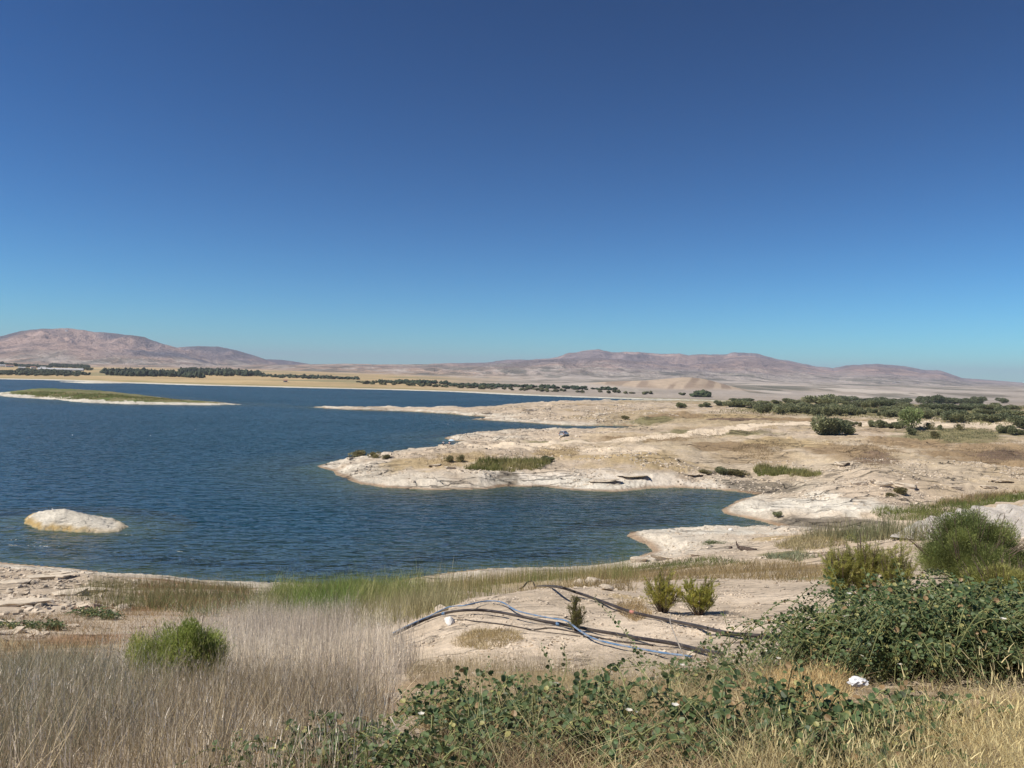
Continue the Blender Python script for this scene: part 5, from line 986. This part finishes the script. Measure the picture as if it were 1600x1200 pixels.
# ---- gulls
M_gull = mat_simple('white_feather', (.80, .79, .76), .7, var=.03); M_grey = mat_simple('grey_feather', (.35, .37, .40), .7); M_beak = mat_simple('beak', (.6, .38, .05), .5)
def gull(p, rz, label, float_=False, group=None):
    z = .0 if float_ else .13
    o_ = skinned('gull', [(0, 0, .07 + z, .075), (0, -.14, .08 + z, .05), (0, -.24, .07 + z, .015), (0, .11, .10 + z, .06), (0, .16, .18 + z, .034), (0, .18, .25 + z, .042), (0, .215, .25 + z, .028)], [(0, 1), (1, 2), (0, 3), (3, 4), (4, 5), (5, 6)], M_gull); o_.location = tuple(p); o_.rotation_euler = (0, 0, rz); tag(o_, label, 'gull', group)
    skinned('beak', [(0, .235, .248 + z, .012), (0, .28, .24 + z, .004)], [(0, 1)], M_beak, o_)
    for s_ in (1, -1):
        skinned('wing', [(s_ * .06, .06, .11 + z, .03), (s_ * .07, -.08, .115 + z, .04), (s_ * .04, -.28, .10 + z, .008)], [(0, 1), (1, 2)], M_grey, o_)
        if not float_: skinned('leg', [(s_ * .025, 0, .08 + z, .009), (s_ * .025, 0, -.01, .007), (s_ * .03, .05, -.01, .007)], [(0, 1), (1, 2)], M_beak, o_)
    return o_
q_ = hit(83, 799); gull(q_, 1.2, 'white gull standing on the top of the small white islet')
for u, v in ((113, 680), (235, 681), (305, 671), (700, 663), (780, 624)):
    q_ = Wz(u, v, 0); gull(q_ - [0, 0, .02], random.uniform(0, 6), 'white gull afloat far out on the lake', True, 'gulls floating on the lake')

# ---- far shore: plantations, orchard, farm
ico1 = icos(1)
def tree_blobs(pts, w, h, cA, cB):
    n = len(pts); v0 = ico1[0].copy(); gs = []
    for k in range(2):
        ww = w * rng.uniform(.7, 1.25, n); hh = h * rng.uniform(.5, 1.3, n)
        V_ = v0[None] * np.stack([ww * .5, ww * .5, hh * .5], -1)[:, None]; V_ = V_ * (1 + rng.normal(size=(n, len(v0), 1)) * .26)
        V_ = V_ + pts[:, None] + np.stack([rng.normal(size=n) * w * .2, rng.normal(size=n) * w * .2, hh * .52], -1)[:, None]
        F_ = (ico1[1][None] + (np.arange(n) * len(v0))[:, None, None]).reshape(-1, 3); t_ = rng.random((n, 1)); c = (np.array(cA) * (1 - t_) + np.array(cB) * t_) * rng.uniform(.7, 1.25, (n, 1))
        gs.append((V_.reshape(-1, 3), F_, np.repeat(c, len(v0), 0)))
    return cat_geo(gs)
def wood(name, polypx, n, w, h, label, cA=(.040, .060, .040), cB=(.085, .105, .055), rows=None, cat='wood'):
    P_ = region_pts(polypx, n)
    if rows:
        a_ = R(rows[1]); ca, sa = math.cos(a_), math.sin(a_); x = P_[:, 0] * ca + P_[:, 1] * sa; y = -P_[:, 0] * sa + P_[:, 1] * ca; x = np.round(x / rows[0]) * rows[0]; y = np.round(y / (rows[0] * .6)) * rows[0] * .6
        P_ = np.column_stack([x * ca - y * sa, x * sa + y * ca]); P_ = np.unique(P_.round(2), axis=0); P_ = np.column_stack([P_, gz(P_[:, 0], P_[:, 1])])
    V_, F_, C_ = tree_blobs(P_, w, h, cA, cB); o_ = add(name, mesh_np(name, V_, F_, M_farleaf, C_)); tag(o_, label, cat, kind='stuff'); return o_
wood('pine_plantation', [(160, 583), (200, 582), (260, 585), (315, 588), (316, 591), (260, 589), (200, 588), (170, 586.5)], 420, 8, 9, 'dark pine plantation on the left far shore, left block')
wood('pine_plantation', [(278, 581), (300, 578), (360, 582), (410, 586), (410, 588.5), (350, 588), (300, 586)], 420, 8, 9, 'dark pine plantation rising right of the first block')
wood('pine_plantation', [(404, 587), (460, 588.5), (560, 591.5), (560, 593.5), (480, 592), (404, 589.5)], 150, 8, 5, 'thin dark strip of pines along the far plain')
wood('pine_plantation', [(80, 570.5), (110, 571), (138, 572.5), (138, 576), (100, 575), (76, 573)], 420, 8, 7, 'dark square wood behind the white sheds')
wood('pine_plantation', [(2, 568.5), (34, 571), (80, 574), (80, 575.8), (34, 573.5), (2, 570)], 300, 8, 5, 'dark sloping strip of wood left of the square wood')
wood('orchard', [(0, 581), (60, 581.5), (120, 583.5), (120, 588), (60, 587.5), (0, 586)], 900, 5, 4, 'orchard in rows on the far left shore', (.07, .09, .05), (.11, .12, .07), rows=(15, 20), cat='orchard')
wood('shelter_belt', [(30, 578.5), (80, 580.5), (140, 585), (140, 587), (80, 582), (30, 580)], 120, 7, 5, 'dark belt of trees before the white sheds')
wood('far_wood', [(590, 598.5), (620, 597), (660, 597.5), (690, 599), (700, 600.5), (640, 600)], 110, 8, 5, 'dark green wood in the middle of the far shore', (.035, .06, .035), (.06, .08, .045))
wood('far_wood', [(700, 602), (760, 602.5), (840, 605), (950, 609), (970, 610.5), (900, 609), (800, 606), (700, 603.5)], 170, 8, 4, 'long dark wood right of the middle on the far shore', (.035, .06, .035), (.06, .08, .045))
wood('far_scrub', [(560, 597), (640, 600), (760, 606), (900, 612), (1070, 617), (1070, 619), (900, 614.5), (760, 609), (640, 603), (560, 600)], 120, 6, 3.5, 'scattered dark bushes above the far beach', (.06, .07, .03), (.10, .10, .05))
wood('far_scrub', [(1085, 619), (1100, 618.5), (1105, 620.5), (1085, 620.5)], 30, 9, 6, 'dark clump of trees at the foot of the small cone hill', (.04, .06, .03), (.07, .09, .04))
M_wallw = mat_simple('white_wall', (.70, .70, .68), .8, var=.06, scale=.3); M_roofg = mat_simple('pale_roof', (.55, .56, .58), .6, var=.08, scale=.2); M_roofr = mat_simple('tiled_roof', (.36, .20, .14), .8, var=.2, scale=.5); M_win = mat_simple('window_dark', (.04, .05, .06), .3)
def house(u, v, wpx, dep_, hgt, rz, label, roof=M_roofr, group=None, nwin=3, name='farm_house'):
    p = hit(u, v); w = px2m(p, wpx); e = empty(name, (p[0], p[1], p[2] - .3), math.atan2(-p[0], p[1]) + rz); tag(e, label, 'building', group)
    add('walls', box_mesh('walls', (-w / 2, -dep_ / 2, 0), (w / 2, dep_ / 2, hgt), M_wallw), e)
    rh = dep_ * .22; o_ = .5; V_ = np.array([[-w / 2 - o_, -dep_ / 2 - o_, hgt + .02], [w / 2 + o_, -dep_ / 2 - o_, hgt + .02], [w / 2 + o_, dep_ / 2 + o_, hgt + .02], [-w / 2 - o_, dep_ / 2 + o_, hgt + .02], [-w / 2 - o_, 0, hgt + rh], [w / 2 + o_, 0, hgt + rh]])
    me = bpy.data.meshes.new('roof'); me.from_pydata(V_.tolist(), [], [(0, 1, 5, 4), (2, 3, 4, 5), (0, 4, 3), (1, 2, 5), (0, 3, 2, 1)]); me.materials.append(roof); add('roof', me, e)
    for i in range(nwin):
        x = -w / 2 + w * (i + .5) / nwin; add('window', box_mesh('window', (x - .7, -dep_ / 2 - .04, hgt * .4), (x + .7, -dep_ / 2 + .05, hgt * .75), M_win), e)
    add('door', box_mesh('door', (-.6 + w * .17, -dep_ / 2 - .05, .3), (.6 + w * .17, -dep_ / 2 + .05, 2.5), M_roofr), e)
    return e
house(95, 579.5, 54, 14, 4.2, R(-9), 'long low white shed on the far left shore', M_roofg, nwin=14, name='white_shed')
house(67, 577, 6, 9, 5.5, 0, 'small white block at the left end of the long shed', M_roofg); house(52, 575.8, 6, 9, 4.5, .2, 'small pale farm house left of the long shed'); house(34, 576, 8, 8, 3.5, 0, 'low white farm building under the dark strip of wood', M_roofg)
house(15, 573.5, 9, 9, 5, .1, 'wide pale farm house near the left edge'); house(3, 572.8, 9, 9, 4.5, -.1, 'pale farm house cut by the left edge', M_roofg); house(99, 574.2, 4, 8, 4, 0, 'tiny white hut in front of the square wood', M_roofg); house(446, 597, 6, 7, 3, 0, 'tiny farm hut on the yellow field above the shore'); house(314, 588.2, 6, 8, 3.5, 0, 'small pale hut at the right foot of the first pine block', M_roofg)
p = hit(104, 517.5); mast = empty('radio_mast', tuple(p)); tag(mast, 'small radio mast hut on the highest point of the left mountain', 'mast')
add('hut', box_mesh('hut', (-9, -6, -3), (9, 6, 8), M_wallw), mast); v_, f_ = tube([[0, 0, 6], [0, 0, 14], [0, 0, 24]], [1.2, 1.0, .6], 6); add('pole', mesh_np('pole', v_, f_, M_rim), mast)
for i, (u, v) in enumerate([(33, 579), (43, 579), (126, 578.5), (131, 578.5), (136, 578.8), (142, 579), (2, 570), (24, 572.5)]):
    p = hit(u, v); e = empty('farm_tree', tuple(p)); tag(e, 'dark round tree standing singly around the farm buildings', 'tree', 'single trees around the farm'); s_ = px2m(p, random.uniform(4, 6)); e.scale = (s_, s_, s_ * random.uniform(.8, 1.1)); me, tm = SHRK[i % 3]; add('crown', me, e); add('trunk', tm, e)

# ---- haze
HAZE = 6.0e-5
hz_m, t, o = nmat('haze_air'); pv = N(t, 'ShaderNodeVolumePrincipled', Density=HAZE, Anisotropy=.0); pv.inputs['Color'].default_value = (.76, .80, 1.0, 1)
t.links.new(pv.outputs[0], o.inputs['Volume'])
tag(add('haze', box_mesh('haze', (-26000, -3000, -9), (26000, 26000, 640), hz_m)), 'thin blue air over the lake and mountains', 'haze', kind='stuff')
